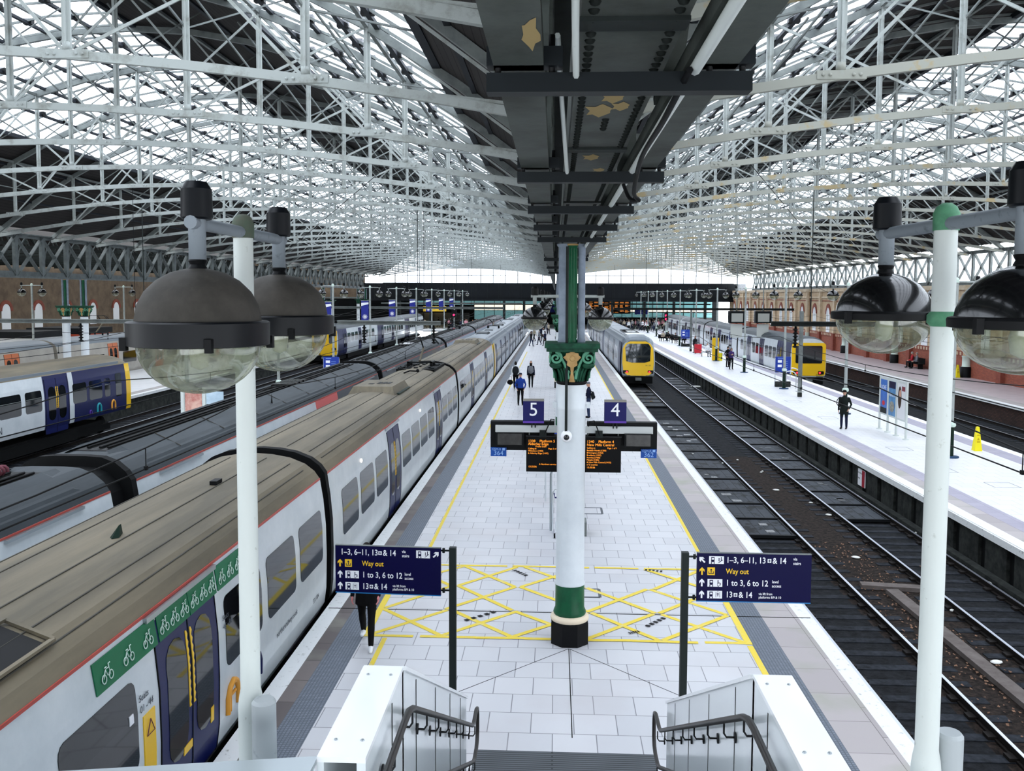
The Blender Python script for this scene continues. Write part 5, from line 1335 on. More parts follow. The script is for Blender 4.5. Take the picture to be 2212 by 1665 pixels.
# --- right side: white train with yellow front on the centre platform, and the dark-windowed yellow front beyond
STF = dict(body=tr_lilac, roofmat=tr_rooflight, stripe=None, seams=(-.8, .8), windows=[(a, a+1.5) for a in (3.8, 5.6, 9.6, 11.4, 13.2, 17, 18.8, 20.6)], doors=[(7.5, 9.2), (15, 16.7)], wz=(.9, 1.88), zones=[(.2, 2.6, tr_navy)], glass=mat('pale_window', '#7d858c', .15, coat=.6), door=mat('pale_door', '#8b929c', .3))
for i, (a, b) in enumerate(((69.5, 93), (93.5, 116.8), (117.3, 141))):
    t = car('silver carriage right of the centre platform, %s from its yellow front' % ORD[i], 6.38, a, b, STF, 'carriages of the yellow-fronted train right of the column', side=-1, cab='near' if i == 0 else None)
    if i == 0:
        cab_front(t, .9, tr_yellow, '195'); text('195 118', (.95, .034, .62), .13, greytext, t, align='RIGHT')
        m = B(tr_rooflight, smooth=True); m.prism([(-.95, 2.28), (-.6, 2.55), (.6, 2.55), (.95, 2.28)], (0, .5, 0), (1, 0, 0), (0, 0, 1), (0, -1, 0), -.3, .02); m.build('brow', t)
        m = B(tr_glass); m.box((-.6, 6, 2.86), (.6, 12, 2.93)); m.use(capwhite).box((-.7, 2.5, 2.83), (.7, 5.5, 2.92)); m.use(capwhite).box((-.3, 7, 2.92), (.4, 9, 2.96)); m.build('roof_panel', t)
STG = dict(body=tr_white, roofmat=tr_roofgrey, stripe=None, seams=(), windows=[(a, a+1.1) for a in (4.6, 6.0, 7.4, 11.0, 12.4, 16.2, 17.6)], doors=[(2.6, 4.2), (9.0, 10.6), (14.2, 15.8)], wz=(.85, 1.8), zones=[(.1, 4.4, tr_navy)], door=tr_navy)
STG2 = dict(STG); STG2['zones'] = []
for i, (a, b) in enumerate(((70, 90), (90.5, 110.5), (111, 131), (131.5, 149))):
    t = car('white carriage across the bright right platform, %s from its yellow front' % ORD[i], 19.4, a, b, STG if i == 0 else STG2, 'carriages of the train beyond the right platform', side=-1, cab='near_flat' if i == 0 else None)
    if i == 0:
        cab_front(t, .96, tr_yellow, '323'); text('323236', (1.0, -.056, -.02), .15, black_matt, t, align='RIGHT')
    elif i < 3: gang(a-.25, 19.4, .5, label='dark bellows between carriages beyond the right platform, %s from the front' % ORD[i-1])
# ------------------------------------------------------------------ people
def body_mesh(pose='stand', arms=('down', 'down'), top='black', legs='black', shoe=shoe_k, voxel=.014, stride=.0, long_coat=False, fem=False, lean=0.0, skin=skin_m):
    """one continuous body facing -y, 1.75 m tall, feet on z = 0 (seated: seat height .45 m)"""
    m = MB().use(skin_m, True); seg = []
    def limb(pts, rs, reg, n=10):
        m.tube(pts, rs, n)
        for p, r in zip(pts, rs): m.ball(p, r*.98, 1, 1, 1, 10, 6)
        for i in range(len(pts)-1): seg.append((Vector(pts[i]), Vector(pts[i+1]), rs[i], rs[i+1], reg))
    hipz = .92; dz = 0
    if pose == 'sit': hipz = .52; dz = -.40
    sw = .185 if not fem else .165
    # legs
    for s in (-1, 1):
        hx = s*.095
        if pose == 'sit': hip, kn, an = (hx, .06, hipz-.02), (s*.12, -.36, .50), (s*.12, -.34, .1)
        elif pose == 'walk':
            f = s*stride; hip, kn, an = (hx, 0, .9), (hx, -.05-f*.55, .49+abs(f)*.02), (hx, -.02-f*1.1+(.05 if f < 0 else 0), .09+(.05 if f < 0 else 0))
        else: hip, kn, an = (hx, 0, .9), (s*.105, -.015, .49), (s*.11, .015, .09)
        limb([hip, tuple((Vector(hip)*.5+Vector(kn)*.5)), kn, tuple(Vector(kn)*.6+Vector(an)*.4), an], [.098, .084, .062, .062, .047], 'legs')
        a = Vector(an)
        limb([tuple(a+Vector((0, .03, -.045))), tuple(a+Vector((0, -.07, -.048))), tuple(a+Vector((s*.012, -.17, -.055)))], [.042, .044, .033], 'shoe', 8)
    o = Vector((0, 0 if pose != 'sit' else .06, dz))
    L = lambda x, y, z: (o.x+x, o.y+y-lean*(z-.9), o.z+z)
    # torso: stacked ellipses
    rings = [(.88, .15, .105), (.97, .168, .115), (1.08, .15, .105), (1.2, .168, .12), (1.32, .185, .122), (1.40, .175, .105), (1.455, .10, .075), (1.49, .06, .06)]
    vs = []; fs = []; n = 20
    for z, a, b in rings:
        if fem: a *= .92
        for k in range(n):
            t = 2*PI*k/n; vs.append(L(a*math.cos(t)*1.05, b*math.sin(t), z))
    for i in range(len(rings)-1):
        for k in range(n): p = i*n+k; q = i*n+(k+1) % n; fs.append((p, q, q+n, p+n))
    fs += [tuple(range(n))[::-1], tuple(range(len(vs)-n, len(vs)))]; m.add(vs, fs, True)
    seg.append((Vector(L(0, 0, .95)), Vector(L(0, 0, 1.38)), .15, .16, 'top')); seg.append((Vector(L(-.1, 0, 1.36)), Vector(L(.1, 0, 1.36)), .1, .1, 'top'))
    seg.append((Vector(L(0, 0, .88)), Vector(L(0, 0, .93)), .15, .15, 'legs' if not long_coat else 'top'))
    if long_coat and pose != 'sit':
        cs = []; fz = []
        for z, a, b in ((.70, .2, .15), (.85, .19, .14), (1.0, .175, .125)):
            for k in range(n): t = 2*PI*k/n; cs.append((a*math.cos(t), b*math.sin(t), z))
        for i in range(2):
            for k in range(n): p = i*n+k; q = i*n+(k+1) % n; fz.append((p, q, q+n, p+n))
        fz += [tuple(range(n))[::-1], tuple(range(2*n, 3*n))]; m.add(cs, fz, True); seg.append((Vector((0, 0, .72)), Vector((0, 0, 1.0)), .19, .17, 'top'))
    # neck and head with face
    limb([L(0, .01, 1.45), L(0, -.005, 1.55)], [.058, .054], 'skin', 10)
    hc = L(0, -.02, 1.645); m.ball(hc, .1, .78, .95, 1.13, 16, 12); seg.append((Vector(hc)-Vector((0, 0, .03)), Vector(hc)+Vector((0, 0, .03)), .085, .085, 'skin'))
    m.ball((hc[0], hc[1]-.03, hc[2]-.07), .05, .95, 1.05, .8, 10, 8)      # jaw
    m.tube([(hc[0], hc[1]-.085, hc[2]+.02), (hc[0], hc[1]-.112, hc[2]-.022)], [.009, .014], 6)  # nose
    for s in (-1, 1): m.ball((hc[0]+s*.078, hc[1]+.01, hc[2]-.005), .022, .45, .8, 1.2, 8, 6)
    # arms
    hands = []
    for s, am in zip((-1, 1), arms):
        sh = Vector(L(s*sw, 0, 1.39))
        el, wr = {'down': (sh+Vector((s*.05, .03, -.29)), sh+Vector((s*.06, -.02, -.54))), 'swingf': (sh+Vector((s*.05, -.08, -.28)), sh+Vector((s*.04, -.24, -.48))),
                  'swingb': (sh+Vector((s*.05, .12, -.27)), sh+Vector((s*.07, .16, -.52))), 'pocket': (sh+Vector((s*.1, .07, -.27)), sh+Vector((s*.03, -.06, -.46))),
                  'phone': (sh+Vector((s*.04, -.05, -.28)), sh+Vector((-s*.09, -.25, -.18))), 'lap': (sh+Vector((s*.06, -.05, -.27)), sh+Vector((-s*.02, -.28, -.36)))}[am]
        limb([tuple(sh), tuple(sh*.5+el*.5), tuple(el), tuple(el*.5+wr*.5), tuple(wr)], [.062, .055, .046, .042, .035], 'top')
        d = (wr-el).normalized(); sd = Vector((s, 0, 0)); sd = (sd-d*sd.dot(d)).normalized(); nn = d.cross(sd)
        # palm, four fingers of different length bent at the knuckles, thumb off the side
        p0 = wr+d*.01; p1 = wr+d*.085
        for k in (-.024, -.008, .008, .024): limb([tuple(p0+nn*k*.6), tuple(p1+nn*k)], [.017, .015], 'skin', 6)
        for k, ln in ((-.027, .06), (-.009, .075), (.009, .08), (.027, .07)):
            b = p1+nn*k; c = b+d*ln*.5-sd*.006; e = c+d*ln*.42-sd*.022; limb([tuple(b), tuple(c), tuple(e)], [.011, .0095, .008], 'skin', 6)
        b = p0+d*.02+nn*.028; limb([tuple(b), tuple(b+nn*.03+d*.025-sd*.01), tuple(b+nn*.035+d*.055-sd*.015)], [.013, .011, .009], 'skin', 6)
        hands.append(p1)
    src = bpy.data.objects.new('body_src', m.mesh('body_src')); COL.objects.link(src)
    r = src.modifiers.new('r', 'REMESH'); r.mode = 'VOXEL'; r.voxel_size = voxel
    s_ = src.modifiers.new('s', 'SMOOTH'); s_.factor = .45; s_.iterations = 2
    dg = bpy.context.evaluated_depsgraph_get(); me = bpy.data.meshes.new_from_object(src.evaluated_get(dg))
    bpy.data.objects.remove(src)
    me.materials.clear()
    order = ['top', 'legs', 'shoe', 'skin']
    for x in (cl[top] if isinstance(top, str) else top, cl[legs], shoe, skin): me.materials.append(x)
    for p in me.polygons:
        c = p.center; best = 9; reg = 'top'
        for a, b, ra, rb, g_ in seg:
            ab = b-a; t = max(0, min(1, (c-a).dot(ab)/max(ab.length_squared, 1e-9))); d = (c-(a+ab*t)).length-(ra+(rb-ra)*t)
            if d < best: best = d; reg = g_
        p.material_index = order.index(reg); p.use_smooth = True
    return me, hc, hands
def hair_mesh(hc, m, style='short'):
    b = MB().use(m, True); x, y, z = hc
    if style == 'cap':
        prof = [(.083, .025), (.09, .05), (.085, .09), (.06, .118), (.001, .128)]; b.lathe(prof, (x, y+.005, z), 14)
        b.prism([(-.07, 0), (-.055, -.07), (0, -.095), (.055, -.07), (.07, 0)], (x, y-.06, z+.04), (1, 0, 0), (0, 1, -.15), (0, 0, 1), 0, .012)
        return b
    N = 14; vs = []; fs = []
    for i in range(8):
        t = PI*.5*i/7 if style == 'short' else PI*.5*i/7
        for k in range(N):
            a = 2*PI*k/N; back = max(0, math.sin(a)); drop = -.02-.09*back if style != 'long' else -.03-.2*max(0, .25+math.sin(a))
            zz = drop+(.128-drop)*math.sin(t); r = math.cos(t*.98)
            vs.append((x+.088*r*math.cos(a), y+.008+.105*r*math.sin(a), z+zz))
    for i in range(7):
        for k in range(N): p = i*N+k; q = i*N+(k+1) % N; fs.append((p, q, q+N, p+N))
    fs.append(tuple(range(7*N, 8*N)))
    return b.add(vs, fs, True)
def person(label, x, y, rz=0.0, hair=hair_d, style='short', group=None, z=0.0, scale=1.0, extras=(), **kw):
    me, hc, hands = body_mesh(**kw)
    t = thing('person', label, 'person', (x, y, z), rz, group); t.scale = (scale,)*3
    o = bpy.data.objects.new('body', me); COL.objects.link(o); o.parent = t
    hair_mesh(hc, hair, style).build('hair' if style != 'cap' else 'cap', t)
    e = B(face_dark, smooth=True)
    for s in (-1, 1): e.ball((hc[0]+s*.032, hc[1]-.088, hc[2]+.012), .009, 1, .6, .8, 8, 5)
    e.build('eyes', t)
    l = B(lip, smooth=True); l.ball((hc[0], hc[1]-.088, hc[2]-.058), .022, 1, .25, .28, 8, 5); l.build('mouth', t)
    return t, hc, hands
def backpack(label, x, y, z, rz, m, sc_=1.0, cat='backpack'):
    t = thing('backpack', label, cat, (x, y, z), rz)
    b = B(m, smooth=True); b.ball((0, .2, .0), .17*sc_, 1, .6, 1.35, 12, 8); b.build('bag', t)
    p = B(m, smooth=True); p.ball((0, .28, -.07), .1*sc_, 1, .5, .9, 10, 6); p.build('pocket', t)
    s = B(m, smooth=True)
    for q in (-1, 1): s.tube([(q*.1, .15, .18), (q*.12, .03, .24), (q*.12, -.1, .14), (q*.13, -.12, -.0), (q*.14, .05, -.15)], .018, 6)
    s.build('strap', t)
    return t
# the walker behind the left sign
person('person in black coat, black trousers and white trainers walking behind the left direction sign', -3.2, 15.05, .1, top='black', legs='black', shoe=shoe_w, voxel=.009, pose='walk', stride=.26, arms=('down', 'swingf'), long_coat=True, skin=skin_r)
person('man in open blue jacket, black trousers and cap standing on the centre platform', -1.87, 48.9, .1, hair=cl['navy'], style='cap', top='blue', legs='black', voxel=.012, arms=('pocket', 'pocket'), long_coat=False)
person('person with white sleeves seen from behind, walking away behind the blue-jacketed man', -2.5, 57.3, PI, top='white', legs='black', voxel=.014, pose='walk', stride=.18, arms=('down', 'swingb'))
backpack('black backpack on the white-sleeved person walking away', -2.5, 57.3, 1.2, PI, cl['dark'], 1.25)
hb = thing('holdall', 'black holdall hanging from the hand of the white-sleeved person', 'bag', (-2.85, 57.25, .3)); b_ = B(cl['black'], smooth=True); b_.ball((0, 0, .14), .22, .9, .55, .75, 12, 8); b_.build('bag', hb); b_ = B(cl['black'], smooth=True); b_.tube([(-.1, 0, .26), (-.05, 0, .5), (.05, 0, .5), (.1, 0, .26)], .014, 6); b_.build('handle', hb)
person('person in dark clothes walking away in the middle of the centre platform', -1.55, 58.0, PI, style='long', top='navy', legs='black', voxel=.014, pose='walk', stride=.2, arms=('down', 'down'), fem=True)
backpack('grey backpack on the dark-clothed person walking away', -1.55, 58.0, 1.2, PI, cl['grey'], 1.1)
person('man in grey cap, navy jacket and jeans standing right of the nearest column', 1.66, 44.1, -PI*.55, hair=cl['grey'], style='cap', top='navy', legs='jeans', voxel=.012, arms=('phone', 'phone'))
bp_ = backpack('dark shoulder bag on the man in the grey cap', 1.66, 44.1, 1.1, -PI*.55, cl['dark'], .9)
person('man in dark coat and cap standing alone on the bright right platform', 13.1, 41.3, -.5, hair=cl['black'], style='cap', top='green', legs='navy', voxel=.012, arms=('down', 'pocket'), long_coat=True)
backpack('black bag slung behind the man in the dark coat', 12.95, 41.35, 1.15, -.9, cl['black'], 1.15)
person('woman in purple jacket looking at her phone beside a green post base', 14.35, 74.2, .1, style='long', top='purple', legs='black', voxel=.013, arms=('phone', 'phone'), fem=True)
person('person in black leaning behind the woman in purple', 14.5, 76.5, .6, top='black', legs='black', voxel=.016, arms=('pocket', 'pocket'))
sb = thing('handbag', 'dark handbag at the side of the woman in purple', 'bag', (14.1, 74.1, .75)); b_ = B(cl['dark'], smooth=True); b_.ball((0, 0, .1), .14, .6, 1, .9, 10, 6); b_.build('bag', sb); b_ = B(cl['dark'], smooth=True); b_.tube([(0, -.1, .2), (.04, 0, .5), (0, .1, .2)], .012, 5); b_.build('strap', sb)
person('person with red hair and dark coat standing by the red suitcase', 14.7, 95.6, .2, hair=mat('hair_red', '#7a4038', .6), style='long', top='dark', legs='black', voxel=.018, fem=True)
person('white-clothed seated person beside the yellow pillar', 15.0, 89.6, .3, hair=hair_g, pose='sit', arms=('lap', 'lap'), top='white', legs='grey', voxel=.018)
for i, (x, y, tp, lb) in enumerate(((14.1, 119, 'beige', 'person in pale top seated among luggage at the far end of the right platform'), (14.7, 118.2, 'black', 'person in black seated beside the pale-topped one at the far end of the right platform'), (15.0, 113.5, 'dark', 'person in dark clothes seated left of the far blue timetable board'), (16.0, 114.5, 'navy', 'person in navy seated close against the far blue timetable board'))):
    person(lb, x, y, .2*i-.3, pose='sit', arms=('lap', 'lap'), top=tp, legs='black', voxel=.02)
person('person in red top seated on the bench by the right brick wall', 30.0, 77.4, -PI/2-.3, hair=hair_g, pose='sit', arms=('lap', 'lap'), top='red', legs='dark', voxel=.016)
person('person in grey top seated on the wall bench next to the red top', 30.0, 76.4, -PI/2-.2, hair=hair_g, pose='sit', arms=('lap', 'lap'), top='grey', legs='black', voxel=.018)
# the group walking up from the far end, then the crowd on the concourse: a few bodies, copied
PROTO = []
rg = random.Random(21)
for tp, lg, st_, fem in (('black', 'jeans', 'short', False), ('white', 'dark', 'long', True), ('navy', 'black', 'short', False), ('grey', 'navy', 'short', False), ('pink', 'black', 'long', True), ('beige', 'dark', 'short', False)):
    PROTO.append(body_mesh(top=tp, legs=lg, fem=fem, voxel=.022, pose='walk', stride=.16, arms=('swingf', 'swingb'))[:2]+(st_,))
HM = [hair_mesh(p[1], (hair_d, hair_b, hair_d, hair_g, hair_b, hair_d)[i], p[2]).mesh('hair') for i, p in enumerate(PROTO)]
def spots(n, x0, x1, y0, y1):
    out = []
    while len(out) < n:
        x, y = rg.uniform(x0, x1), rg.uniform(y0, y1)
        if all((x-a)**2+(y-b)**2 > .9 for a, b in out) and all(abs(x-c) > .7 or abs(y-158.6) > .7 for c in (-22, -16.5, -9, -5.5, 4.4, 9.9, 15.5, 20.6)): out.append((x, y))
    return out
def crowd(label, x, y, group, i):
    t = thing('person', label, 'person', (x, y, 0), rg.uniform(0, 6.28), group)
    for nm, me in (('body', PROTO[i][0]), ('hair', HM[i])):
        o = bpy.data.objects.new(nm, me); COL.objects.link(o); o.parent = t
for x, y, i, lb in ((-2.8, 105.3, 0, 'person in black walking towards us at the far left of the centre platform'), (-1.9, 108.3, 3, 'person in grey walking up the far part of the centre platform'), (-1.2, 106.4, 2, 'person in navy next to the column, far along the centre platform')):
    crowd(lb, x, y, None, i)
for x, y in spots(9, -3.4, -.4, 116, 142): crowd('passenger far down the centre platform beyond the lamps', x, y, 'passengers far down the centre platform', rg.randrange(6))
for x, y in spots(70, 7.9, 21, 150.5, 168): crowd('passenger in the crowd on the concourse right of the column', x, y, 'concourse crowd right of the column', rg.randrange(6))
for x, y in spots(34, -24, -2, 151, 168): crowd('passenger in the crowd on the concourse at the left', x, y, 'concourse crowd at the left', rg.randrange(6))

# ------------------------------------------------------------------ things on the platforms
t = thing('luggage_trolley', 'steel luggage trolley half hidden behind the nearest column', 'trolley', (.1, 22.3, 0))
fr = B(hoop, smooth=True)
fr.tube([(-.13, .1, .06), (-.13, .45, .55), (-.13, .5, .95), (-.08, .48, 1.06), (.5, .48, 1.06), (.55, .5, .95), (.55, .45, .55), (.55, .1, .06)], .02, 8)
fr.tube([(-.05, -.3, .14), (-.05, .5, .2)], .018, 8).tube([(.45, -.3, .14), (.45, .5, .2)], .018, 8).tube([(-.05, -.3, .14), (.45, -.3, .14)], .018, 8); fr.build('frame', t)
b_ = B(numblue, smooth=True); b_.tube([(-.1, .36, .98), (-.08, .3, .88), (.5, .3, .88), (.52, .36, .98)], .018, 6); b_.build('handle', t)
B(blue_board).box((-.02, .1, .35), (.42, .13, .68)).build('advert_panel', t)
for x, y in ((-.08, -.3), (.48, -.3), (.2, .5)): B(black_matt, smooth=True).lathe([(.001, -.02), (.06, -.02), (.06, .02), (.001, .02)], (x, y, .06), 10, axis='X').build('wheel', t)
t = thing('trolley_rail', 'grey trolley stand rail in the tiles behind the nearest column', 'rail', (.1, 22.4, 0))
B(alu).tube([(-.18, .1, .05), (-.18, .1, 1.5), (-.1, .1, 1.75), (.1, .1, 1.8)], .03, 8).build('hoop', t)
B(irongrey).box((.62, -.2, 0), (.72, .3, .35)).build('end_block', t)
t = thing('timetable_board', 'navy timetable board standing behind the nearest column', 'notice board', (.05, 26.0, 0))
B(hoop).box((-.32, -.02, 0), (-.28, .02, 2.0)).box((.28, -.02, 0), (.32, .02, 2.0)).build('legs', t)
B(blue_board).box((-.3, -.03, .9), (.3, .03, 2.0)).build('panel', t); B(signwhite).box((-.22, -.036, 1.0), (-.02, -.03, 1.12)).build('notice', t)
def timetable(label, x, y, s=1.0):
    t = thing('timetable_board', label, 'notice board', (x, y, 0))
    B(hoop).box((-.52, -.03, 0), (-.47, .03, 1.9)).box((.47, -.03, 0), (.52, .03, 1.9)).build('legs', t)
    B(blue_board).box((-.5, -.04, .95), (.5, .04, 2.0)).build('panel', t)
    m = B(signwhite)
    for z in (1.3, 1.6): m.box((-.35, -.047, z), (-.08, -.04, z+.17))
    m.build('notice', t)
    m = B(tagtext)
    for k in range(5): m.box((-.0, -.045, 1.15+.13*k), (.3, -.04, 1.17+.13*k))
    m.box((-.35, -.045, 1.88), (.0, -.04, 1.91)); m.build('text_line', t)
    B(concrete_dark).box((-.5, -.15, 0), (.5, .15, .35)).build('base', t)
    return t
timetable('blue timetable board with grey base near the dark-windowed yellow front', 15.05, 60.3)
timetable('blue timetable board far along the right platform, beside the seated people', 15.3, 107)
timetable('blue timetable board on the platform left of the grey-roofed train', -14.3, 57, 1)
for i, (x, y) in enumerate(((14.75, 59.0), (15.6, 61.5))):
    t = thing('steel_hoop', ('bright steel hoop guarding the front of the blue timetable board', 'bright steel hoop guarding the rear of the blue timetable board')[i], 'hoop', (x, y, 0))
    B(hoop, smooth=True).tube([(0, 0, 0), (0, 0, .85)]+[(.42-.42*math.cos(a), 0, .85+.3*math.sin(a)) for a in [PI*k/8 for k in range(1, 8)]]+[(.84, 0, .85), (.84, 0, 0)], .035, 8).build('tube', t)
for i, (x, y, h) in enumerate(((14.58, 54.3, 5.1), (14.6, 98, 4.6))):
    t = thing('cable_post', ('plain square grey post in front of the yellow train front', 'plain square grey post far along the right platform')[i], 'post', (x, y, 0))
    B(irongrey).box((-.1, -.1, .25), (.1, .1, h)).build('shaft', t); B(concrete_dark).box((-.11, -.11, 0), (.11, .11, .25)).build('foot', t); B(ironwhite).box((-.2, -.2, .3), (.2, .2, .33)).build('collar', t)
t = thing('help_point', 'tall yellow pillar on the right platform beside a green post base', 'pillar', (14.85, 84.4, 0))
B(tr_yellow).box((-.3, -.15, 0), (.3, .15, 2.1)).build('body', t); B(mat('pillar_tan', '#c99a62', .5)).box((.05, -.16, 0), (.2, -.15, 2.1)).build('front_strip', t); B(cone_y).box((.3, -.3, 0), (.6, .1, .7)).build('side_box', t)
t = thing('red_suitcase', 'bright red suitcase standing on the right platform', 'suitcase', (14.85, 94.6, 0))
B(red_bag).box((-.35, -.2, .06), (.35, .2, .95)).build('case', t); B(black_matt).box((-.3, -.15, 0), (-.2, .15, .06)).box((.2, -.15, 0), (.3, .15, .06)).build('wheel', t); B(alu).box((-.2, .1, .95), (-.17, .13, 1.2)).box((.17, .1, .95), (.2, .13, 1.2)).box((-.2, .1, 1.17), (.2, .13, 1.2)).build('handle', t)
t = thing('bench', 'small white platform bench under the white-clothed person', 'bench', (15.1, 89.8, 0))
B(ironwhite).box((-.7, -.2, .4), (.7, .25, .45)).build('seat', t); B(ironwhite).box((-.65, -.15, 0), (-.6, .2, .4)).build('leg', t); B(ironwhite).box((.6, -.15, 0), (.65, .2, .4)).build('leg', t)
for (x, y, w_, lb) in ((14.5, 118.9, 2.0, 'dark bench under the far seated pair on the right platform'), (15.5, 114.3, 2.0, 'dark bench beside the far blue timetable board')):
    t = thing('bench', lb, 'bench', (x, y, 0)); B(black_matt).box((-w_/2, -.2, .4), (w_/2, .25, .45)).build('seat', t); B(black_matt).box((-w_/2, .2, .45), (w_/2, .25, .9)).build('backrest', t)
    for s in (-1, 1): B(black_matt).box((s*w_*.4-.03, -.15, 0), (s*w_*.4+.03, .2, .4)).build('leg', t)
t = thing('bench', 'dark bench against the right brick wall carrying two seated people', 'bench', (30.15, 76.9, 0))
B(black_matt).box((-.25, -1.3, .4), (.25, 1.3, .45)).build('seat', t); B(black_matt).box((.2, -1.3, .45), (.27, 1.3, .9)).build('backrest', t)
for s in (-1, 1): B(black_matt).box((-.2, s*1.0-.03, 0), (.2, s*1.0+.03, .4)).build('leg', t)
for x, y, lb in ((16.5, 35.8, 'tall yellow folding floor cone on the bright right platform'), (29.9, 68.4, 'yellow floor cone beside the green wall column')):
    t = thing('floor_cone', lb, 'cone', (x, y, 0))
    B(cone_y).lathe([(.21, 0), (.2, .03), (.07, .93), (.001, .95)], (0, 0, 0), 4, smooth=False, a0=PI/4).build('body', t)
    m = B(mat('cone_mark%d' % int(x), '#c9a80e', .5)); m.prism([(-.05, .42), (.05, .42), (0, .52)], (0, -.104, 0), (1, 0, 0), (0, 0, 1), (0, -1, 0), -.01, .004); m.box((-.05, -.095, .6), (.05, -.088, .63)); m.box((-.06, -.125, .33), (.06, -.118, .38)); m.build('marking', t)
# poster stand
PX = [(14.72, 41.4), (14.72, 40.4), (14.72, 39.4), (14.72, 38.3)]
for i, (x, y) in enumerate(PX):
    o = B(postwhite, (x, y, 0)).tube([(x, y, 0), (x, y, 2.45)], .05, 10).lathe([(.13, 0), (.13, .03), (.06, .05)], (x, y, 0), 12).build('poster_post'); o.location = (x, y, 0)
    tag(o, 'white round post of the poster row on the right platform, %s from its far end' % ('first', 'second', 'third', 'last')[i], 'post', 'poster row posts')
PM = [mat('poster_a', '#3f7fd0', .4, noise=1.2, col2='#2b55a8'), mat('poster_b', '#5f9fd0', .4, noise=2, col2='#3d6d9e'), mat('poster_c', '#dfe0e2', .4)]
for i in range(3):
    (xa, ya), (xb, yb) = PX[i], PX[i+1]; o_ = (xa, (ya+yb)/2, .75)
    t = thing('poster', ('blue poster with white lettering and red shape at its foot', 'blue poster with white headline over pale ruins', 'white poster with a brown-haired portrait')[i]+' on the right platform', 'poster', o_)
    B(postwhite, o_).box((xa-.02, yb+.06, .72), (xa+.02, ya-.06, 2.42)).build('frame', t)
    B(PM[i], o_).box((xa-.03, yb+.12, .8), (xa-.02, ya-.12, 2.3)).build('print', t)
    if i == 0:
        for k, tx in enumerate(('LOVE',)): text(tx, (-.032, .33, 1.2), .26, signwhite, t, (PI/2, 0, -PI/2))
        B(red_bag, o_, True).ball((xa-.032, (ya+yb)/2, 1.25), .16, .02, 1.1, .7, 12, 6).build('red_shape', t); B(irondark, o_).box((xa-.034, yb+.12, .8), (xa-.031, ya-.12, 1.05)).build('dark_foot', t)
    if i == 1:
        text('MEXICO', (-.032, .34, .95), .19, signwhite, t, (PI/2, 0, -PI/2)); B(mat('poster_sand', '#a9a79b', .6, noise=9, col2='#73736d'), o_, True).ball((xa-.032, (ya+yb)/2, 1.2), .3, .02, 1, .8, 12, 6).build('picture', t); B(signblue, o_).box((xa-.034, yb+.12, 2.0), (xa-.031, ya-.12, 2.3)).build('header', t)
    if i == 2:
        B(hair_b, o_, True).ball((xa-.032, (ya+yb)/2+.17, 1.7), .2, .02, 1, 2.4, 12, 8).build('portrait_hair', t); B(skin_m, o_, True).ball((xa-.036, (ya+yb)/2+.12, 1.85), .12, .02, 1, 1.5, 12, 8).build('portrait_face', t)
        B(mat('poster_maroon', '#7a2e3a', .5), o_).box((xa-.034, yb+.14, 2.0), (xa-.031, (ya+yb)/2-.05, 2.2)).build('masthead', t)
t = thing('poster', 'red and white poster showing under the left lamp globe', 'poster', (-14.3, 33.9, .5)); 
B(postwhite).box((-.06, -.06, -.5), (.06, .06, 1.9)).build('post', t); B(mat('poster_red', '#a8443f', .5, noise=3, col2='#d9b0a0')).box((.1, -.02, .3), (.75, .0, 1.75)).build('print', t); B(postwhite).box((.78, -.06, -.5), (.9, .06, 1.9)).build('post', t); B(mat('poster_ice', '#c9dbe6', .5, noise=2, col2='#9fb8c8')).box((.93, -.02, .3), (1.6, 0, 1.75)).build('second_print', t)
# signals and monitors at the far right platform
t = thing('signal', 'lit red signal at the far end of the right platform', 'signal', (15.2, 125, 0))
B(black_matt).box((-.25, -.1, 2.4), (.25, .1, 3.6)).build('head', t); B(sig_red, smooth=True).lathe([(.001, -.14), (.13, -.12), (.16, -.1)], (0, 0, 3.25), 12, axis='Y').build('lens', t); B(sig_red, smooth=True).lathe([(.001, -.14), (.13, -.12), (.16, -.1)], (0, 0, 2.75), 12, axis='Y').build('lens', t); B(ironwhite).box((-.06, 0, 0), (.06, .1, 2.4)).build('pole', t)
t = thing('signal', 'small red signal hanging under the gantry left of centre', 'signal', (-10.7, 95, 3.6)); B(black_matt).box((-.25, -.1, 0), (.25, .1, .8)).build('head', t); B(sig_red, smooth=True).lathe([(.001, -.14), (.09, -.12), (.11, -.1)], (0, 0, .25), 12, axis='Y').build('lens', t); B(irongrey).box((-.05, 0, -3.6), (.05, .1, 0)).build('pole', t)
for i, (x, y) in enumerate(((16.0, 80.71), (18.3, 80.71))):
    t = thing('platform_monitor', ('dark monitor with pale face over the right platform, nearer the column', 'dark monitor with pale face over the right platform, nearer the wall')[i], 'monitor', (x, y, 3.6))
    B(monitor_m).box((-.7, -.3, 0), (.7, .3, 1.05)).build('case', t); B(mat('mon_pale%d' % i, '#9a9b94', .4)).box((-.5, -.31, .1), (.5, -.3, .85)).build('face', t); B(irongrey).box((-.04, -.04, 1.05), (.04, .04, 6.95)).build('hanger', t)
    B(mat('mon_back%d' % i, '#b7bab4', .6)).box((-.5, -.1, -1.3), (.5, .1, -.1)).build('lower_cabinet', t)
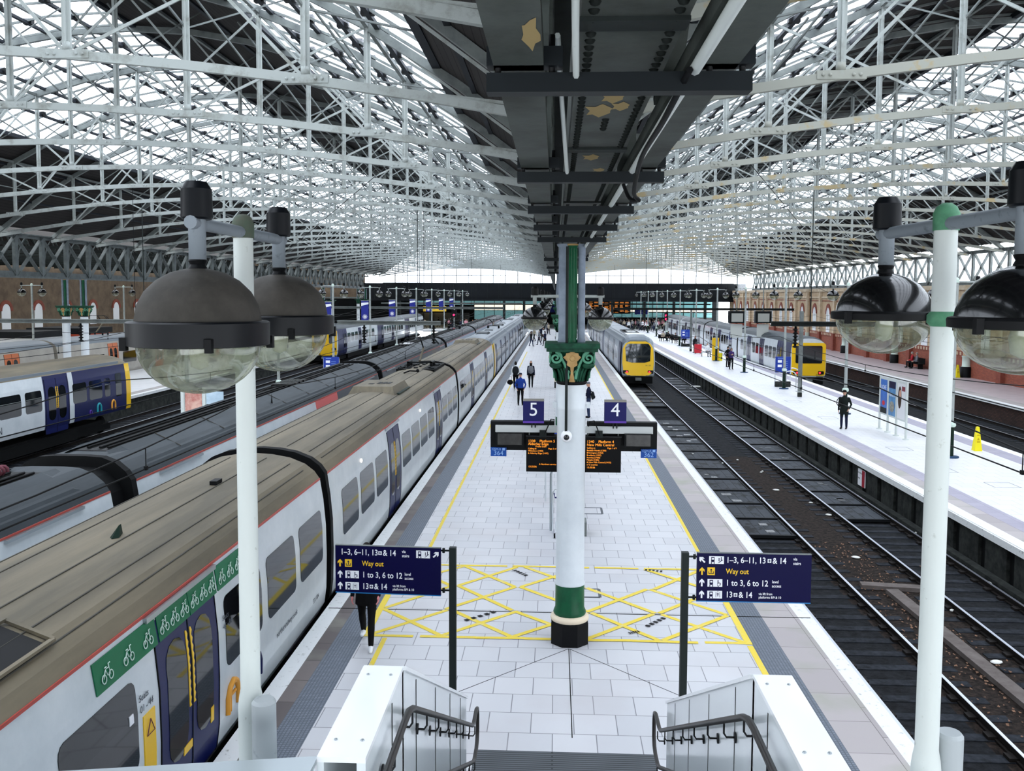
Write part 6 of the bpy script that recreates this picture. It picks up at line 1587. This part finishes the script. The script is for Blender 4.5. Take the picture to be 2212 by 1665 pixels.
# banners on the left lamp posts
for i in range(2, 9):
    y = 36+12.2*i; t = thing('banner', 'dark blue banner with white star hanging on a left lamp post, %s one along' % ORD[i-2], 'banner', (-15.0, y, 3.9), group='banners on the left lamp posts')
    B(ironwhite).box((-.75, -.02, 1.55), (0, .02, 1.6)).build('bracket', t); B(banner_blue).box((-.72, -.015, 0), (-.12, .015, 1.55)).build('cloth', t)
    m = B(signwhite)
    for k in range(6): a = PI*k/6; m.bar((-.42-.2*math.cos(a), -.02, .28-.2*math.sin(a)), (-.42+.2*math.cos(a), -.02, .28+.2*math.sin(a)), .03, .01, (0, 1, 0))
    m.prism([(-.72, 1.15), (-.12, 1.3), (-.12, 1.45), (-.72, 1.4)], (0, 0, 0), (1, 0, 0), (0, 0, 1), (0, -1, 0), .015, .02); m.build('star', t)
# kiosks beyond the beige train
for i, (y, mt) in enumerate(((62, shop_light), (72, mat('kiosk_white', '#dfe3e6', .5)), (80, mat('kiosk_red', '#c9563a', .5)))):
    t = thing('kiosk', ('lit kiosk beyond the beige train, nearest', 'white kiosk beyond the beige train, middle', 'red-panelled kiosk beyond the beige train')[i], 'kiosk', (-44, y, 0))
    B(mt).box((-2.5, -2.2, .8), (2.5, 2.2, 2.4)).build('front', t); B(fascia_m).box((-2.7, -2.4, 0), (2.7, 2.4, .8)).build('counter', t); B(fascia_m).box((-2.7, -2.4, 2.4), (2.7, 2.4, 2.9)).build('roof', t)

# ------------------------------------------------------------------ overhead line: beams, insulators, wires
def beam(label, x0, x1, y, z, ins, hang=()):
    t = thing('overhead_beam', label, 'beam', ((x0+x1)/2, y, z)); c = (x0+x1)/2
    m = B(irondark if x0 > 0 else irongrey); L = (x1-x0)/2
    m.box((-L, -.12, .16), (L, .12, .2)).box((-L, -.12, 0), (L, .12, .04)).box((-L, -.015, .04), (L, .015, .16)); m.build('girder', t)
    for x in ins:
        q = B(black_matt, smooth=True); prof = [(.001, -.9)]
        for k in range(6): prof += [(.05, -.88+.14*k), (.13, -.85+.14*k), (.05, -.80+.14*k)]
        prof += [(.04, 0), (.001, 0)]; q.lathe(prof, (x-c, 0, 0), 10); q.build('insulator', t)
    for x in hang:
        q = B(irondark); q.bar((x-c, 0, .2), (x-c, 0, 9.12+1.2-z), .03, .03); q.build('hanger', t)
    return t
beam('grey steel beam with insulator over the grey-roofed train', -10.5, -5.5, 43.12, 4.53, (-9.2, -5.83), (-6.6,))
beam('long grey steel beam at the left edge above the blue and white train', -28.9, -19.5, 43.12, 4.53, (-23.2, -19.7), (-20.0,))
beam('dark steel beam with tall black insulator in front of the yellow train front', 8.9, 17.0, 37.75, 4.75, (9.9,), (10.5,))
for i, y in enumerate((80.7, 123.7)):
    beam('thin steel overhead beam over the left tracks, %s of the far ones' % ORD[i], -24, -4.6, y, 4.7, (), (-7.5, -21))
    beam('thin steel overhead beam over the right tracks, %s of the far ones' % ORD[i], 5.2, 21, y, 4.7, (9.9,), (8, 20.5))
def ole(xc, name, spans, z=3.62):
    t = thing('overhead_wires', 'thin black overhead wires '+name, 'wires', (xc, 0, z))
    B(wire_m, smooth=True).tube([(0, -4, 0), (0, 150, 0)], .012, 5).build('contact_wire', t)
    pts = []; n = 8
    for a, b in zip(spans, spans[1:]):
        for k in range(n):
            s = k/n; pts.append((0, a+(b-a)*s, (.6-.4*4*s*(1-s))))
    pts.append((0, spans[-1], .6)); B(wire_m, smooth=True).tube(pts, .012, 5).build('catenary_wire', t)
    for a, b in zip(spans, spans[1:]):
        for s in (.25, .5, .75):
            y = a+(b-a)*s; q = B(wire_m); q.bar((0, y, 0), (0, y, (.6-.4*4*s*(1-s))), .012, .012); q.box((-.02, y-.03, -.02), (.02, y+.03, .04)); q.build('dropper', t)
SPN = [-4, 18, 40.5, 62, 84, 106, 128, 149]
ole(-5.83, 'above the tan-roofed train', SPN, 3.5); ole(-9.2, 'above the grey-roofed train', SPN, 3.6); ole(6.38, 'above the centre platform track at the right', SPN, 3.6)
ole(9.9, 'above the track along the bright right platform', SPN); ole(19.4, 'above the track across the right platform', SPN); ole(-23.25, 'above the blue and white train', SPN); ole(-19.7, 'beside the blue and white train', SPN)
ole(23.7, 'along the far right platform', SPN); 
def rod(label, p, q, r=.012):
    o = MB(p).use(wire_m).tube([p, q], r, 5).build('stay_wire'); o.location = p; return tag(o, label, 'wire')
rod('thin diagonal stay wire descending at the left of the column', (-4.8, 27, 10.0), (-20, 60, 7.2))
rod('thin diagonal stay wire descending at the right of the column', (5.6, 27, 9.9), (19, 58, 6.2))
rod('long vertical rod hanging above the grey-roofed train', (-6.3, 43.12, 10.05), (-6.3, 43.12, 4.75)); rod('long vertical hanger rod above the blue and white train', (-17.9, 37.76, 10.55), (-17.9, 37.76, 3.4))
rod('taut diagonal wire crossing in front of the right wall', (16.3, 60, 6.9), (22.5, 60, 4.1))

# lettering becomes plain meshes
dg = bpy.context.evaluated_depsgraph_get(); conv = {}
for o in [o for o in bpy.data.objects if o.type == 'FONT']:
    me = bpy.data.meshes.new_from_object(o.evaluated_get(dg))
    n = bpy.data.objects.new('lettering', me); COL.objects.link(n); n.parent = o.parent
    n.location = o.location; n.rotation_euler = o.rotation_euler; n.scale = o.scale; conv[o] = n
for o in conv: bpy.data.objects.remove(o)
